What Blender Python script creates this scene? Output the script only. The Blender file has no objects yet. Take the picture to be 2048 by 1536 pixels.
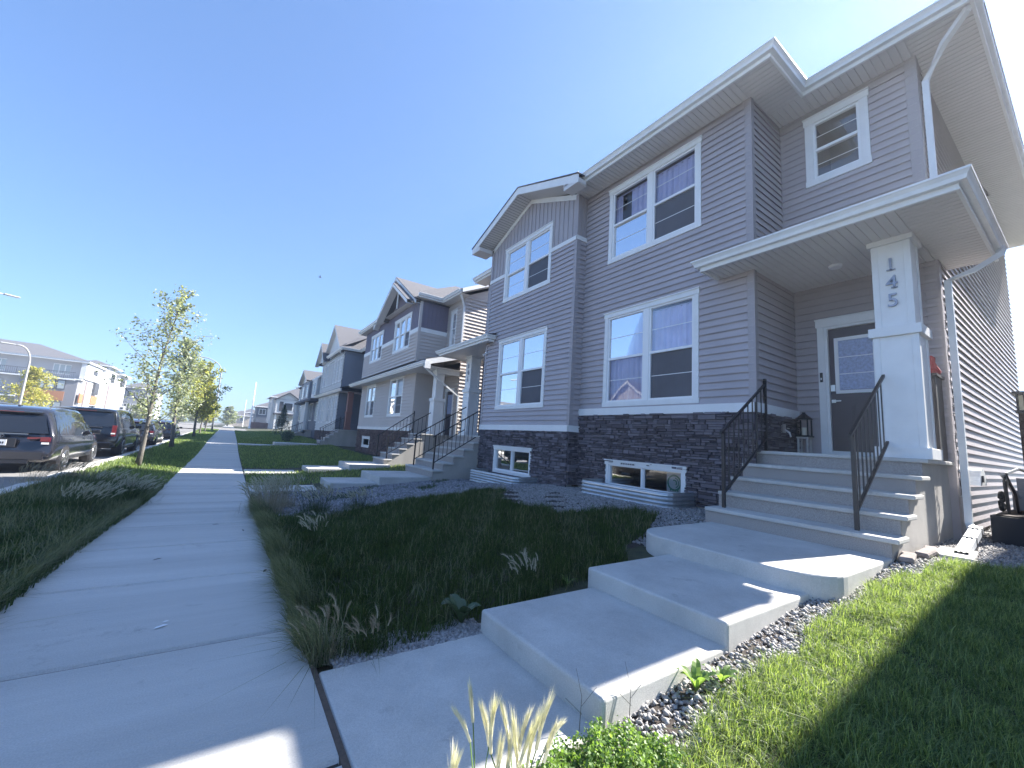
import bpy, bmesh, math, random
import numpy as np
from mathutils import Vector, Matrix
random.seed(5); rng = np.random.default_rng(5)
C = bpy.context.scene
COL = C.collection
PI = math.pi

# ------------------------------------------------------------ camera
cam = bpy.data.cameras.new('camera'); cam_o = bpy.data.objects.new('camera', cam); COL.objects.link(cam_o)
cam.sensor_fit = 'HORIZONTAL'; cam.sensor_width = 36; cam.lens = 36*815/2048
cam.clip_start = 0.05; cam.clip_end = 3000
RR = [(0.82129974, -0.13254691, 0.55488562), (-0.56679527, -0.07896004, 0.82006612), (0.06488344, 0.98802663, 0.13997682)]
cam_o.matrix_world = Matrix([[RR[0][0], RR[0][1], -RR[0][2], 0], [RR[1][0], RR[1][1], -RR[1][2], 0], [RR[2][0], RR[2][1], -RR[2][2], 0], [0, 0, 0, 1]])
C.camera = cam_o

# ------------------------------------------------------------ sky, sun, exposure
SUN = Vector((1.25, -0.215, 1.0)).normalized()          # towards the sun
w = bpy.data.worlds.new('World'); C.world = w; w.use_nodes = True
nt = w.node_tree; bg = nt.nodes['Background']
sky = nt.nodes.new('ShaderNodeTexSky'); sky.sky_type = 'NISHITA'; sky.sun_disc = False
sky.sun_elevation = math.asin(SUN.z); sky.sun_rotation = math.atan2(SUN.x, SUN.y)
sky.altitude = 1000; sky.air_density = 1.0; sky.dust_density = .7; sky.ozone_density = 1.6
gm = nt.nodes.new('ShaderNodeGamma'); gm.inputs[1].default_value = .68; nt.links.new(sky.outputs[0], gm.inputs[0])
tn = nt.nodes.new('ShaderNodeMix'); tn.data_type = 'RGBA'; tn.blend_type = 'MULTIPLY'; tn.inputs[0].default_value = 1; tn.inputs[7].default_value = (.55, .75, 1.06, 1)
nt.links.new(gm.outputs[0], tn.inputs[6]); nt.links.new(tn.outputs[2], bg.inputs[0]); bg.inputs[1].default_value = 0.11
sl = bpy.data.lights.new('sun', 'SUN'); so = bpy.data.objects.new('sun', sl); COL.objects.link(so)
sl.energy = 5.0; sl.angle = math.radians(0.53); sl.color = (1, .95, .88)
so.rotation_euler = SUN.to_track_quat('Z', 'Y').to_euler(); so.location = (20, -5, 30)
C.view_settings.view_transform = 'Standard'; C.view_settings.look = 'None'
C.view_settings.exposure = 2.05; C.view_settings.gamma = 1

# ------------------------------------------------------------ materials
MATS = {}
def mat(name, col, rough=.7, metal=0., var=0., scale=8., bump=0., bscale=40., island=0., spec=.5, emit=None, coat=0., stretch=(1, 1, 1), var2=None, hue=None, trans=0., var3=0):
    if name in MATS: return MATS[name]
    m = bpy.data.materials.new(name); m.use_nodes = True; n = m.node_tree.nodes; l = m.node_tree.links
    b = n['Principled BSDF']; b.inputs['Base Color'].default_value = (*col, 1); b.inputs['Roughness'].default_value = rough
    b.inputs['Metallic'].default_value = metal; b.inputs['Specular IOR Level'].default_value = spec
    b.inputs['Coat Weight'].default_value = coat; b.inputs['Coat Roughness'].default_value = .05
    tc = n.new('ShaderNodeTexCoord'); mp = n.new('ShaderNodeMapping'); mp.inputs['Scale'].default_value = stretch
    l.new(tc.outputs['Object'], mp.inputs[0])
    fac = None
    def mix(a, bb, f, blend='MIX'):
        x = n.new('ShaderNodeMix'); x.data_type = 'RGBA'; x.blend_type = blend
        if hasattr(f, 'links'): l.new(f, x.inputs[0])
        else: x.inputs[0].default_value = f
        for i, v in ((6, a), (7, bb)):
            if hasattr(v, 'links'): l.new(v, x.inputs[i])
            else: x.inputs[i].default_value = (*v, 1)
        return x.outputs[2]
    cur = col
    if var:
        t = n.new('ShaderNodeTexNoise'); t.inputs['Scale'].default_value = scale; t.inputs['Detail'].default_value = 8; t.inputs['Roughness'].default_value = .65
        l.new(mp.outputs[0], t.inputs[0])
        r = n.new('ShaderNodeMapRange'); r.inputs[1].default_value = .3; r.inputs[2].default_value = .7; l.new(t.outputs[0], r.inputs[0])
        cur = mix(tuple(c*(1-var) for c in col), var2 or tuple(min(1, c*(1+var)) for c in col), r.outputs[0])
    if var3:   # fine speckle and a few darker blots
        t = n.new('ShaderNodeTexNoise'); t.inputs['Scale'].default_value = 130; t.inputs['Detail'].default_value = 3; l.new(tc.outputs['Object'], t.inputs[0])
        r = n.new('ShaderNodeMapRange'); r.inputs[1].default_value = .3; r.inputs[2].default_value = .75; r.inputs[3].default_value = .86; r.inputs[4].default_value = 1.1; l.new(t.outputs[0], r.inputs[0])
        t2 = n.new('ShaderNodeTexNoise'); t2.inputs['Scale'].default_value = 3.1; t2.inputs['Detail'].default_value = 7; t2.inputs['Roughness'].default_value = .75; l.new(tc.outputs['Object'], t2.inputs[0])
        r2 = n.new('ShaderNodeMapRange'); r2.inputs[1].default_value = .60; r2.inputs[2].default_value = .74; r2.inputs[3].default_value = 1; r2.inputs[4].default_value = .68; l.new(t2.outputs[0], r2.inputs[0])
        mm = n.new('ShaderNodeMath'); mm.operation = 'MULTIPLY'; l.new(r.outputs[0], mm.inputs[0]); l.new(r2.outputs[0], mm.inputs[1])
        cc = n.new('ShaderNodeCombineColor'); [l.new(mm.outputs[0], cc.inputs[q]) for q in range(3)]
        cur = mix(cur, cc.outputs[0], 1.0, 'MULTIPLY')
    if island:
        g = n.new('ShaderNodeNewGeometry'); r = n.new('ShaderNodeMapRange'); l.new(g.outputs['Random Per Island'], r.inputs[0])
        a = hue[0] if hue else tuple(c*(1-island) for c in col); c2 = hue[1] if hue else tuple(min(1, c*(1+island)) for c in col)
        x = mix(a, c2, r.outputs[0])
        cur = mix(cur, x, .65) if var else x
    if hasattr(cur, 'links'): l.new(cur, b.inputs['Base Color'])
    if bump:
        t = n.new('ShaderNodeTexNoise'); t.inputs['Scale'].default_value = bscale; t.inputs['Detail'].default_value = 6
        l.new(mp.outputs[0], t.inputs[0]); bp = n.new('ShaderNodeBump'); bp.inputs['Strength'].default_value = bump; bp.inputs['Distance'].default_value = .02
        l.new(t.outputs[0], bp.inputs['Height']); l.new(bp.outputs[0], b.inputs['Normal'])
    if emit: b.inputs['Emission Color'].default_value = (*emit, 1); b.inputs['Emission Strength'].default_value = 1
    if trans:
        tl = n.new('ShaderNodeBsdfTranslucent'); mx = n.new('ShaderNodeMixShader'); mx.inputs[0].default_value = trans
        if hasattr(cur, 'links'):
            br = mix(cur, (2.0, 2.0, .9), 1.0, 'MULTIPLY'); l.new(br, tl.inputs[0])
        l.new(b.outputs[0], mx.inputs[1]); l.new(tl.outputs[0], mx.inputs[2]); l.new(mx.outputs[0], n['Material Output'].inputs[0])
    MATS[name] = m; return m

def glass(name, tint=(1, 1, 1), refl=.10, rough=.0, mul=1.6):
    if name in MATS: return MATS[name]
    m = bpy.data.materials.new(name); m.use_nodes = True; n = m.node_tree.nodes; l = m.node_tree.links
    n.remove(n['Principled BSDF']); out = n['Material Output']
    tr = n.new('ShaderNodeBsdfTransparent'); tr.inputs[0].default_value = (*tint, 1)
    gl = n.new('ShaderNodeBsdfGlossy'); gl.inputs['Roughness'].default_value = rough
    fr = n.new('ShaderNodeFresnel'); fr.inputs[0].default_value = 1.5
    ad = n.new('ShaderNodeMath'); ad.operation = 'MULTIPLY_ADD'; ad.use_clamp = True; ad.inputs[1].default_value = mul; ad.inputs[2].default_value = refl
    tn = n.new('ShaderNodeTexNoise'); tn.inputs['Scale'].default_value = 1.2; bp = n.new('ShaderNodeBump'); bp.inputs['Strength'].default_value = .12; bp.inputs['Distance'].default_value = .02
    tc = n.new('ShaderNodeTexCoord'); l.new(tc.outputs['Object'], tn.inputs[0]); l.new(tn.outputs[0], bp.inputs['Height']); l.new(bp.outputs[0], gl.inputs['Normal'])
    l.new(fr.outputs[0], ad.inputs[0]); mx = n.new('ShaderNodeMixShader'); l.new(ad.outputs[0], mx.inputs[0]); l.new(tr.outputs[0], mx.inputs[1]); l.new(gl.outputs[0], mx.inputs[2]); l.new(mx.outputs[0], out.inputs[0])
    MATS[name] = m; return m

M_SID = mat('siding taupe', (.40, .365, .385), .5, var=.09, scale=.9, bump=.35, bscale=3.5)
M_SIDT = mat('siding trim taupe', (.35, .32, .335), .5, var=.05, scale=2)
M_BB = mat('board batten taupe', (.37, .34, .355), .5, var=.05, scale=2)
M_WHITE = mat('white trim', (.76, .77, .77), .5, var=.05, scale=3, bump=.1, bscale=25)
M_PVC = mat('white vinyl', (.80, .81, .82), .35)
M_SOF = mat('soffit white', (.66, .64, .63), .5, var=.04, scale=2)
M_GUT = mat('gutter white', (.74, .76, .77), .35, var=.08, scale=3)
M_STONE = mat('ledge stone', (.10, .085, .095), .85, var=.3, scale=20, bump=.7, bscale=60, island=.6, hue=((.038, .034, .048), (.25, .235, .275)))
M_BRICK = mat('brown ledge stone', (.13, .09, .085), .85, var=.3, scale=20, bump=.6, bscale=60, island=.6, hue=((.06, .04, .04), (.2, .14, .13)))
M_MORT = mat('dark mortar', (.02, .018, .022), .95)
M_CONC = mat('concrete', (.52, .51, .485), .88, var=.16, scale=1.7, bump=.25, bscale=220, var3=1)
M_CONCW = mat('sidewalk concrete', (.52, .51, .485), .88, var=.14, scale=1.6, bump=.55, bscale=75, stretch=(.10, 1, 1), var3=1)
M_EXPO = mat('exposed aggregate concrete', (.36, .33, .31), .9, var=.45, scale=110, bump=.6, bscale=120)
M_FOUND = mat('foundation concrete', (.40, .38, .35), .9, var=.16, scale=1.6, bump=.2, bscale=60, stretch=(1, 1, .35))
M_BLK = mat('black painted metal', (.02, .02, .024), .4)
M_SHING = mat('roof shingles', (.095, .095, .105), 1.0, var=.35, scale=9, bump=.5, bscale=30, stretch=(1, 1, 3))
M_ASPH = mat('asphalt', (.19, .185, .18), .9, var=.16, scale=4, bump=.3, bscale=150)
M_SOIL = mat('soil', (.045, .035, .03), .95, var=.35, scale=9, bump=.6, bscale=30)
M_DIRT = mat('grass soil', (.05, .055, .028), .95, var=.4, scale=6, bump=.6, bscale=30)
M_GRAVEL = mat('gravel stone', (.30, .29, .29), .9, var=.15, scale=60, island=.5, hue=((.15, .145, .145), (.46, .45, .44)))
M_GRASS = mat('grass blade', (.07, .13, .03), .6, island=.5, hue=((.014, .034, .009), (.072, .115, .036)), spec=.2, trans=.35)  # darker blade copy, the lawn's shade is put into its colour
M_GRASSL = mat('grass blade sunlit tone', (.11, .18, .04), .5, island=.5, hue=((.04, .085, .02), (.27, .34, .14)), spec=.6, trans=.45)  # brighter copy of the grass blade, sunlight put into its colour
M_STRAG = mat('stray blade', (.12, .15, .08), .6, island=.5, hue=((.05, .07, .03), (.22, .23, .14)), trans=.3)
M_DRY = mat('dry grass', (.30, .26, .17), .8, island=.4, hue=((.18, .15, .09), (.45, .40, .28)))
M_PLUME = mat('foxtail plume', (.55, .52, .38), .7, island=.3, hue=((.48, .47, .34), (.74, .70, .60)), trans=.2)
M_PLUMEG = mat('foxtail plume shade tone', (.26, .26, .20), .8, island=.3, hue=((.26, .26, .21), (.60, .58, .52)), trans=.2)  # dimmer copy of the plume, shade put into the colour
M_LEAF = mat('leaf green', (.055, .095, .03), .5, island=.5, hue=((.12, .15, .11), (.34, .37, .27)), trans=.4)
M_LEAFY = mat('leaf yellow green', (.20, .22, .05), .5, island=.5, hue=((.13, .17, .05), (.38, .36, .10)), trans=.45)
M_LEAFG = mat('leaf gold', (.40, .30, .05), .5, island=.5, hue=((.22, .24, .07), (.46, .42, .14)), trans=.4)
M_WEED = mat('weed leaf', (.12, .20, .06), .5, island=.4, hue=((.07, .14, .03), (.2, .3, .1)), trans=.4)
M_DKLEAF = mat('dock leaf', (.05, .085, .035), .45, island=.3)
M_BARK = mat('bark', (.13, .12, .105), .9, var=.3, scale=12, bump=.6, bscale=25, stretch=(1, 1, .3))
M_STEEL = mat('galvanised steel', (.52, .55, .57), .38, metal=.75, var=.12, scale=5)
M_POLE = mat('grey pole', (.30, .31, .32), .6)
M_DOOR = mat('dark door', (.055, .045, .06), .4, var=.08, scale=3)
M_NICK = mat('satin nickel', (.62, .60, .58), .3, metal=.9)
M_DARK = mat('dark interior', (.05, .05, .06), .9)
M_ROOM = mat('room interior', (.16, .15, .16), .9)
M_CURT = mat('lavender curtain', (.62, .61, .80), .8, var=.1, scale=3)
M_BLIND = mat('white blind', (.78, .82, .88), .7)
M_SCREEN = mat('insect screen', (.075, .08, .10), .6, var=.15, scale=2)
M_FROST = mat('frosted door glass', (.34, .40, .58), .25, var=.3, scale=22, bump=.5, bscale=30)
G_WIN = glass('window glass', (.88, .90, .93), .04, mul=.95); G_DK = glass('basement glass', (.6, .62, .65), .015, mul=.8)
G_CAR = glass('car glass', (.10, .11, .12), .10)

# ------------------------------------------------------------ mesh builder
class MB:
    def __init__(s): s.v = []; s.f = []
    def quad(s, *p):
        i = len(s.v); s.v += [tuple(q) for q in p]; s.f.append(tuple(range(i, i+len(p)))); return s
    def box(s, x0, x1, y0, y1, z0, z1):
        i = len(s.v)
        s.v += [(x0, y0, z0), (x1, y0, z0), (x1, y1, z0), (x0, y1, z0), (x0, y0, z1), (x1, y0, z1), (x1, y1, z1), (x0, y1, z1)]
        s.f += [tuple(i+k for k in q) for q in ((0, 3, 2, 1), (4, 5, 6, 7), (0, 1, 5, 4), (1, 2, 6, 5), (2, 3, 7, 6), (3, 0, 4, 7))]; return s
    def obox(s, o, ax, ay, az):     # box from origin and three edge vectors
        o, ax, ay, az = map(Vector, (o, ax, ay, az)); i = len(s.v)
        s.v += [tuple(p) for p in (o, o+ax, o+ax+ay, o+ay, o+az, o+ax+az, o+ax+ay+az, o+ay+az)]
        s.f += [tuple(i+k for k in q) for q in ((0, 3, 2, 1), (4, 5, 6, 7), (0, 1, 5, 4), (1, 2, 6, 5), (2, 3, 7, 6), (3, 0, 4, 7))]; return s
    def tube(s, pts, r, n=8, cap=True, sq=False):
        pts = [Vector(p) for p in pts]; rs = r if isinstance(r, (list, tuple)) else [r]*len(pts); rings = []
        for k, p in enumerate(pts):
            d = (pts[min(k+1, len(pts)-1)]-pts[max(k-1, 0)]).normalized()
            a = Vector((0, 0, 1)) if abs(d.z) < .95 else Vector((1, 0, 0))
            u = d.cross(a).normalized(); v = d.cross(u).normalized(); i = len(s.v); off = PI/n if sq else 0
            for j in range(n):
                t = 2*PI*j/n+off; s.v.append(tuple(p+(u*math.cos(t)+v*math.sin(t))*rs[k]))
            rings.append(i)
        for a, b in zip(rings, rings[1:]):
            for j in range(n): s.f.append((a+j, a+(j+1) % n, b+(j+1) % n, b+j))
        if cap:
            s.f.append(tuple(rings[0]+j for j in range(n))[::-1]); s.f.append(tuple(rings[-1]+j for j in range(n)))
        return s
    def lathe(s, c, prof, n=12):    # prof [(r,z)]
        c = Vector(c); rings = []
        for r, z in prof:
            rings.append(len(s.v))
            for j in range(n): s.v.append((c.x+r*math.cos(2*PI*j/n), c.y+r*math.sin(2*PI*j/n), c.z+z))
        for a, b in zip(rings, rings[1:]):
            for j in range(n): s.f.append((a+j, a+(j+1) % n, b+(j+1) % n, b+j))
        s.f.append(tuple(rings[0]+j for j in range(n))[::-1]); s.f.append(tuple(rings[-1]+j for j in range(n))); return s
    def prism(s, poly, z0, z1):
        i = len(s.v); n = len(poly)
        s.v += [(x, y, z0) for x, y in poly]+[(x, y, z1) for x, y in poly]
        s.f.append(tuple(i+k for k in range(n))[::-1]); s.f.append(tuple(i+n+k for k in range(n)))
        for k in range(n): s.f.append((i+k, i+(k+1) % n, i+n+(k+1) % n, i+n+k))
        return s
    def sweep(s, path, prof, closed=False):  # horizontal path of (x,y,z); prof [(n,z)], n outward = right of travel
        P = [Vector(p) for p in path]; rings = []; m = len(P)
        for k, p in enumerate(P):
            a = (P[k]-P[k-1]).xy.normalized() if k > 0 else None
            b = (P[k+1]-P[k]).xy.normalized() if k < m-1 else None
            a = a or b; b = b or a
            na = Vector((a.y, -a.x)); nb = Vector((b.y, -b.x)); nn = (na+nb).normalized(); sc = 1/max(.3, nn.dot(na))
            rings.append(len(s.v))
            for q in prof: s.v.append((p.x+nn.x*q[0]*sc, p.y+nn.y*q[0]*sc, p.z+q[1]))
        n = len(prof)
        for a, b in zip(rings, rings[1:]):
            for j in range(n): s.f.append((a+j, a+(j+1) % n, b+(j+1) % n, b+j))
        s.f.append(tuple(rings[0]+j for j in range(n))[::-1]); s.f.append(tuple(rings[-1]+j for j in range(n))); return s
    def build(s, name, m, parent=None, smooth=False):
        base = Vector((0, 0, 0)); q = parent
        while q is not None: base += q.location; q = q.parent
        me = bpy.data.meshes.new(name); me.from_pydata([tuple(Vector(v)-base) for v in s.v], [], s.f); me.materials.append(m)
        bm = bmesh.new(); bm.from_mesh(me); bmesh.ops.recalc_face_normals(bm, faces=bm.faces); bm.to_mesh(me); bm.free()
        if smooth:
            for p in me.polygons: p.use_smooth = True
        o = bpy.data.objects.new(name, me); COL.objects.link(o); o.parent = parent; return o

def npmesh(name, verts, loops, starts, m, parent=None):
    base = np.zeros(3); q = parent
    while q is not None: base += np.array(q.location); q = q.parent
    me = bpy.data.meshes.new(name); verts = np.asarray(verts, np.float32).reshape(-1, 3)-base.astype(np.float32)
    me.vertices.add(len(verts)); me.vertices.foreach_set('co', verts.ravel().astype(np.float32))
    me.loops.add(len(loops)); me.loops.foreach_set('vertex_index', np.asarray(loops, np.int32))
    me.polygons.add(len(starts)); me.polygons.foreach_set('loop_start', np.asarray(starts, np.int32))
    me.update(calc_edges=True); me.validate(); me.materials.append(m)
    o = bpy.data.objects.new(name, me); COL.objects.link(o); o.parent = parent; return o

def tag(o, label=None, cat=None, group=None, kind=None):
    if label: o['label'] = label
    if cat: o['category'] = cat
    if group: o['group'] = group
    if kind: o['kind'] = kind
    return o
def empty(name, loc, label, cat, group=None):
    o = bpy.data.objects.new(name, None); COL.objects.link(o); o.location = loc; return tag(o, label, cat, group)
def struct(o): return tag(o, kind='structure')
def copy_tree(o, parent=None):
    c = o.copy(); COL.objects.link(c); c.parent = parent
    for ch in list(o.children): copy_tree(ch, c)
    return c

# local wall frames: u along wall, z up, n outward
class Fr:
    def __init__(s, O, U, N): s.O, s.U, s.N = Vector(O), Vector(U), Vector(N)
    def p(s, u, z, n=0): return s.O+s.U*u+s.N*n+Vector((0, 0, z))
    def box(s, mb, u0, u1, z0, z1, n0, n1): mb.obox(s.p(u0, z0, n0), s.U*(u1-u0), s.N*(n1-n0), (0, 0, z1-z0))
def front(x): return Fr((x, 0, 0), (0, 1, 0), (-1, 0, 0))
def sidew(y): return Fr((0, y, 0), (1, 0, 0), (0, -1, 0))

def terr(x, y):
    if x < -3.3: return -1.64+rise0(y)
    f = 1 if x > -1.26 else (x+3.3)/2.04
    if x > 2.2: f = max(.45, 1-.55*(x-2.2)/4.2)
    if x < 1.9: b = -1.5
    elif x < 2.2: b = -1.5+.04*(x-1.9)/.3
    elif x < 6.4: b = -1.46+.44*(x-2.2)/4.2
    else: b = -1.02
    if y > 8.5 and x > 1.9: b = -1.5+(b+1.5)*(1-.5*min(1, (y-8.5)/3))
    return b+rise0(y)+f*dip(y)
def ss(a, b, t): t = min(1, max(0, (t-a)/(b-a))); return t*t*(3-2*t)
def rise0(y): return .012*min(max(y-30, 0), 60)
def dip(y): return -.25*ss(5, 13, y)*(1-ss(24, 42, y))
def rise(y): return rise0(y)+dip(y)

# ------------------------------------------------------------ house helpers
def siding(fr, u0, u1, z0, z1, holes, name, m, parent, step=.14, clip=None, vert=False, lip=1.):
    """lapped siding; holes are (u0,u1,z0,z1); clip(z) -> (ua,ub)"""
    mb = MB()
    if vert:   # board and batten: flat boards with narrow raised battens, each clipped under clip
        u = u0; us = []
        while u < u1-.01: us.append(u); u += step
        top = lambda a: vert(a) if callable(vert) else z1
        def col(a, b, n):
            segs = [(z0, None)]
            hs = sorted((h[2], h[3]) for h in holes if h[0] < (a+b)/2 < h[1])
            lo = z0
            for h0, h1 in hs:
                if h0 > lo: yield (a, b, lo, lo, h0, h0, n)
                lo = max(lo, h1)
            ta, tb = top(a), top(b)
            if ta > lo or tb > lo: yield (a, b, lo, lo, max(ta, lo), max(tb, lo), n)
        cuts = sorted(set([u0, u1]+us+[h[0] for h in holes]+[h[1] for h in holes]+([(u0+u1)/2] if callable(vert) else [])))
        cuts = [c for c in cuts if u0 <= c <= u1]
        for a, b in zip(cuts, cuts[1:]):
            for (a_, b_, l0, l1, t0, t1, n) in col(a, b, .004): mb.quad(fr.p(a_, l0, n), fr.p(b_, l1, n), fr.p(b_, t1, n), fr.p(a_, t0, n))
        for u in us:
            if any(h[0]-.02 < u < h[1]+.02 for h in holes):
                for (a_, b_, l0, l1, t0, t1, n) in col(u, u+.028, 0):
                    if min(t0, t1)-l0 > .05: mb.obox(fr.p(a_, l0, .004), fr.U*.028, fr.N*.016, (0, 0, min(t0, t1)-l0))
            else:
                t = min(top(u), top(u+.028))
                if t-z0 > .05: mb.obox(fr.p(u, z0, .004), fr.U*.028, fr.N*.016, (0, 0, t-z0))
        return mb.build(name, m, parent)
    zs = [z0]; k = 0
    while zs[-1] < z1-1e-4: zs.append(min(z1, z0+step*(k+1))); k += 1
    hz = sorted(set([h[2] for h in holes]+[h[3] for h in holes]))
    for a, b in zip(zs, zs[1:]):
        cuts = [a]+[h for h in hz if a+.002 < h < b-.002]+[b]
        for c, d in zip(cuts, cuts[1:]):
            mid = (c+d)/2; ua, ub = (u0, u1) if clip is None else clip(mid)
            if ub-ua < .02: continue
            spans = [(ua, ub)]
            for h in holes:
                if h[2] < mid < h[3]:
                    ns = []
                    for s0, s1 in spans:
                        if h[1] <= s0 or h[0] >= s1: ns.append((s0, s1)); continue
                        if h[0] > s0: ns.append((s0, h[0]))
                        if h[1] < s1: ns.append((h[1], s1))
                    spans = ns
            def nn(z):
                t = (z-a)/step
                return (.03*(1-t)+.003 if t > .0 else .03)*lip
            for s0, s1 in spans:
                # dutch-lap: gentle slope, then a hanging lip with a dark groove behind it
                mb.quad(fr.p(s0, c, nn(c+1e-6)), fr.p(s1, c, nn(c+1e-6)), fr.p(s1, d, nn(d)), fr.p(s0, d, nn(d)))
                if c == a:
                    g = min(.022*lip**2.2, (d-c)*.45)
                    mb.quad(fr.p(s0, c, .026*lip), fr.p(s1, c, .026*lip), fr.p(s1, c, .033*lip), fr.p(s0, c, .033*lip))
                    mb.quad(fr.p(s0, c, .026*lip), fr.p(s1, c, .026*lip), fr.p(s1, c+g, .022*lip), fr.p(s0, c+g, .022*lip))
                    mb.quad(fr.p(s0, c+g, .022*lip), fr.p(s1, c+g, .022*lip), fr.p(s1, c+g, -.004), fr.p(s0, c+g, -.004))
                    mb.quad(fr.p(s0, c, .003), fr.p(s1, c, .003), fr.p(s1, c+g, -.004), fr.p(s0, c+g, -.004))
    return mb.build(name, m, parent)

def window(fr, u0, u1, z0, z1, root, units=2, case=.11, fill='curtain', screens=(), grille=1, sash=True, hol=None, name='window', cols=1, mull=.13):
    """double-hung window in a wall opening; returns hole"""
    a, b, c, d = u0+case, u1-case, z0+case, z1-case
    mb = MB(); T = .035
    fr.box(mb, u0-.02, u1+.02, d, z1, .002, T+.008)          # head
    fr.box(mb, u0-.03, u1+.03, z1, z1+.025, .002, T+.03)      # drip cap
    fr.box(mb, u0-.01, u1+.01, z0, c, .002, T+.004)
    fr.box(mb, u0, a, c, d, .002, T); fr.box(mb, b, u1, c, d, .002, T)
    o = mb.build(name, M_WHITE, root)
    f = MB(); uw = ((b-a)-mull*(units-1))/units; pane = MB(); scr = MB(); gr = MB(); cur = MB(); rm = MB()
    for k in range(units):
        p, q = a+k*(uw+mull), a+k*(uw+mull)+uw
        if k: fr.box(f, p-mull, p, c, d, -.03, .027)
        e = .045 if sash else .028
        fr.box(f, p, p+e, c, d, -.05, .012); fr.box(f, q-e, q, c, d, -.05, .012)
        fr.box(f, p+e, q-e, c, c+e, -.05, .012); fr.box(f, p+e, q-e, d-e, d, -.05, .012)
        zm = (c+d)/2
        if sash:
            fr.box(f, p+e, q-e, zm-.028, zm+.028, -.05, .018)
            rows = [(c+e, zm-.028), (zm+.028, d-e)]
        else: rows = [(c+e, d-e)]
        for r, (s, t) in enumerate(rows):
            n = -.022 if r else -.035
            pane.quad(fr.p(p+e, s, n), fr.p(q-e, s, n), fr.p(q-e, t, n), fr.p(p+e, t, n))
            for g in range(grille):
                zz = s+(t-s)*(g+1)/(grille+1); fr.box(gr, p+e, q-e, zz-.007, zz+.007, n+.002, n+.007)
                gr.build('grille', M_PVC, o); gr = MB()
            for g in range(cols-1):
                if cols > 1: uu = p+e+(q-p-2*e)*(g+1)/cols; fr.box(gr, uu-.008, uu+.008, s, t, n+.0025, n+.0065)
            if (k, r) in screens: scr.quad(fr.p(p+e, s, n+.006), fr.p(q-e, s, n+.006), fr.p(q-e, t, n+.006), fr.p(p+e, t, n+.006))
    f.build('window_frame', M_PVC, o); pane.build('pane', G_WIN if fill != 'dark' else G_DK, o)
    if gr.f: gr.build('grille', M_PVC, o)
    if scr.f: scr.build('screen', M_SCREEN, o)
    # what stands behind the glass
    dep = -.9
    rm.quad(fr.p(a, c, -.05), fr.p(b, c, -.05), fr.p(b, c, dep), fr.p(a, c, dep)); rm.quad(fr.p(a, d, -.05), fr.p(b, d, -.05), fr.p(b, d, dep), fr.p(a, d, dep))
    rm.quad(fr.p(a, c, -.05), fr.p(a, d, -.05), fr.p(a, d, dep), fr.p(a, c, dep)); rm.quad(fr.p(b, c, -.05), fr.p(b, d, -.05), fr.p(b, d, dep), fr.p(b, c, dep))
    rm.quad(fr.p(a, c, dep), fr.p(b, c, dep), fr.p(b, d, dep), fr.p(a, d, dep)); rm.build('room', M_ROOM if fill != 'dark' else M_DARK, o)
    if fill == 'curtain':
        n = 0; L = []; uu = a-.0
        while uu < b: L.append((uu, -.11+.02*math.sin(uu*37)+.012*math.sin(uu*83+1)+random.uniform(-.003, .003))); uu += .018
        gap = (hol if hol is not None else -9)
        for (p, n0), (q, n1) in zip(L, L[1:]):
            if gap < p < gap+.3: continue
            cur.quad(fr.p(p, c+.02, n0), fr.p(q, c+.02, n1), fr.p(q, d-.10, n1), fr.p(p, d-.10, n0))
        fr.box(cur, a, b, d-.10, d-.075, -.12, -.1)
        cur.build('curtain', M_CURT, o, smooth=True)
    elif fill == 'blind':
        zz = c+.03
        while zz < d-.05:
            cur.quad(fr.p(a, zz, -.10), fr.p(b, zz, -.10), fr.p(b, zz+.085, -.085), fr.p(a, zz+.085, -.085)); zz += .09
        cur.build('blind', M_BLIND, o)
    return (u0+.02, u1-.02, z0+.02, z1-.02)

GUTP = [(0, .005), (0, -.125), (.075, -.125), (.088, -.075), (.118, -.03), (.128, -.03), (.13, 0), (.118, .005), (.1, -.02), (.02, -.02)]
FASP = [(-.03, 0), (-.03, -.21), (.005, -.21), (.012, -.2), (.012, -.185), (0, -.18), (0, 0)]
def gutter(path, root): MB().sweep(path, GUTP).build('gutter', M_GUT, root); MB().sweep(path, FASP).build('fascia', M_WHITE, root)

def soffit(root, x0, x1, y0, y1, z, along, m=None, name='soffit', vented=True):
    """ribbed soffit; ribs run along 'x' or 'y'"""
    mb = MB(); a0, a1 = (y0, y1) if along == 'x' else (x0, x1); a = a0; w_ = .11
    while a < a1-1e-3:
        b = min(a+w_, a1)
        for s, t, za, zb in ((a, a+.012, z+.014, z+.014), (a+.012, a+.018, z+.014, z), (a+.018, b-.003, z, z), (b-.003, b, z, z+.014)):
            s, t = min(s, b), min(t, b)
            if t <= s: continue
            if along == 'x': mb.quad((x0, s, za), (x1, s, za), (x1, t, zb), (x0, t, zb))
            else: mb.quad((s, y0, za), (s, y1, za), (t, y1, zb), (t, y0, zb))
        a = b
    return mb.build(name, m or M_SOF, root)

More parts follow.
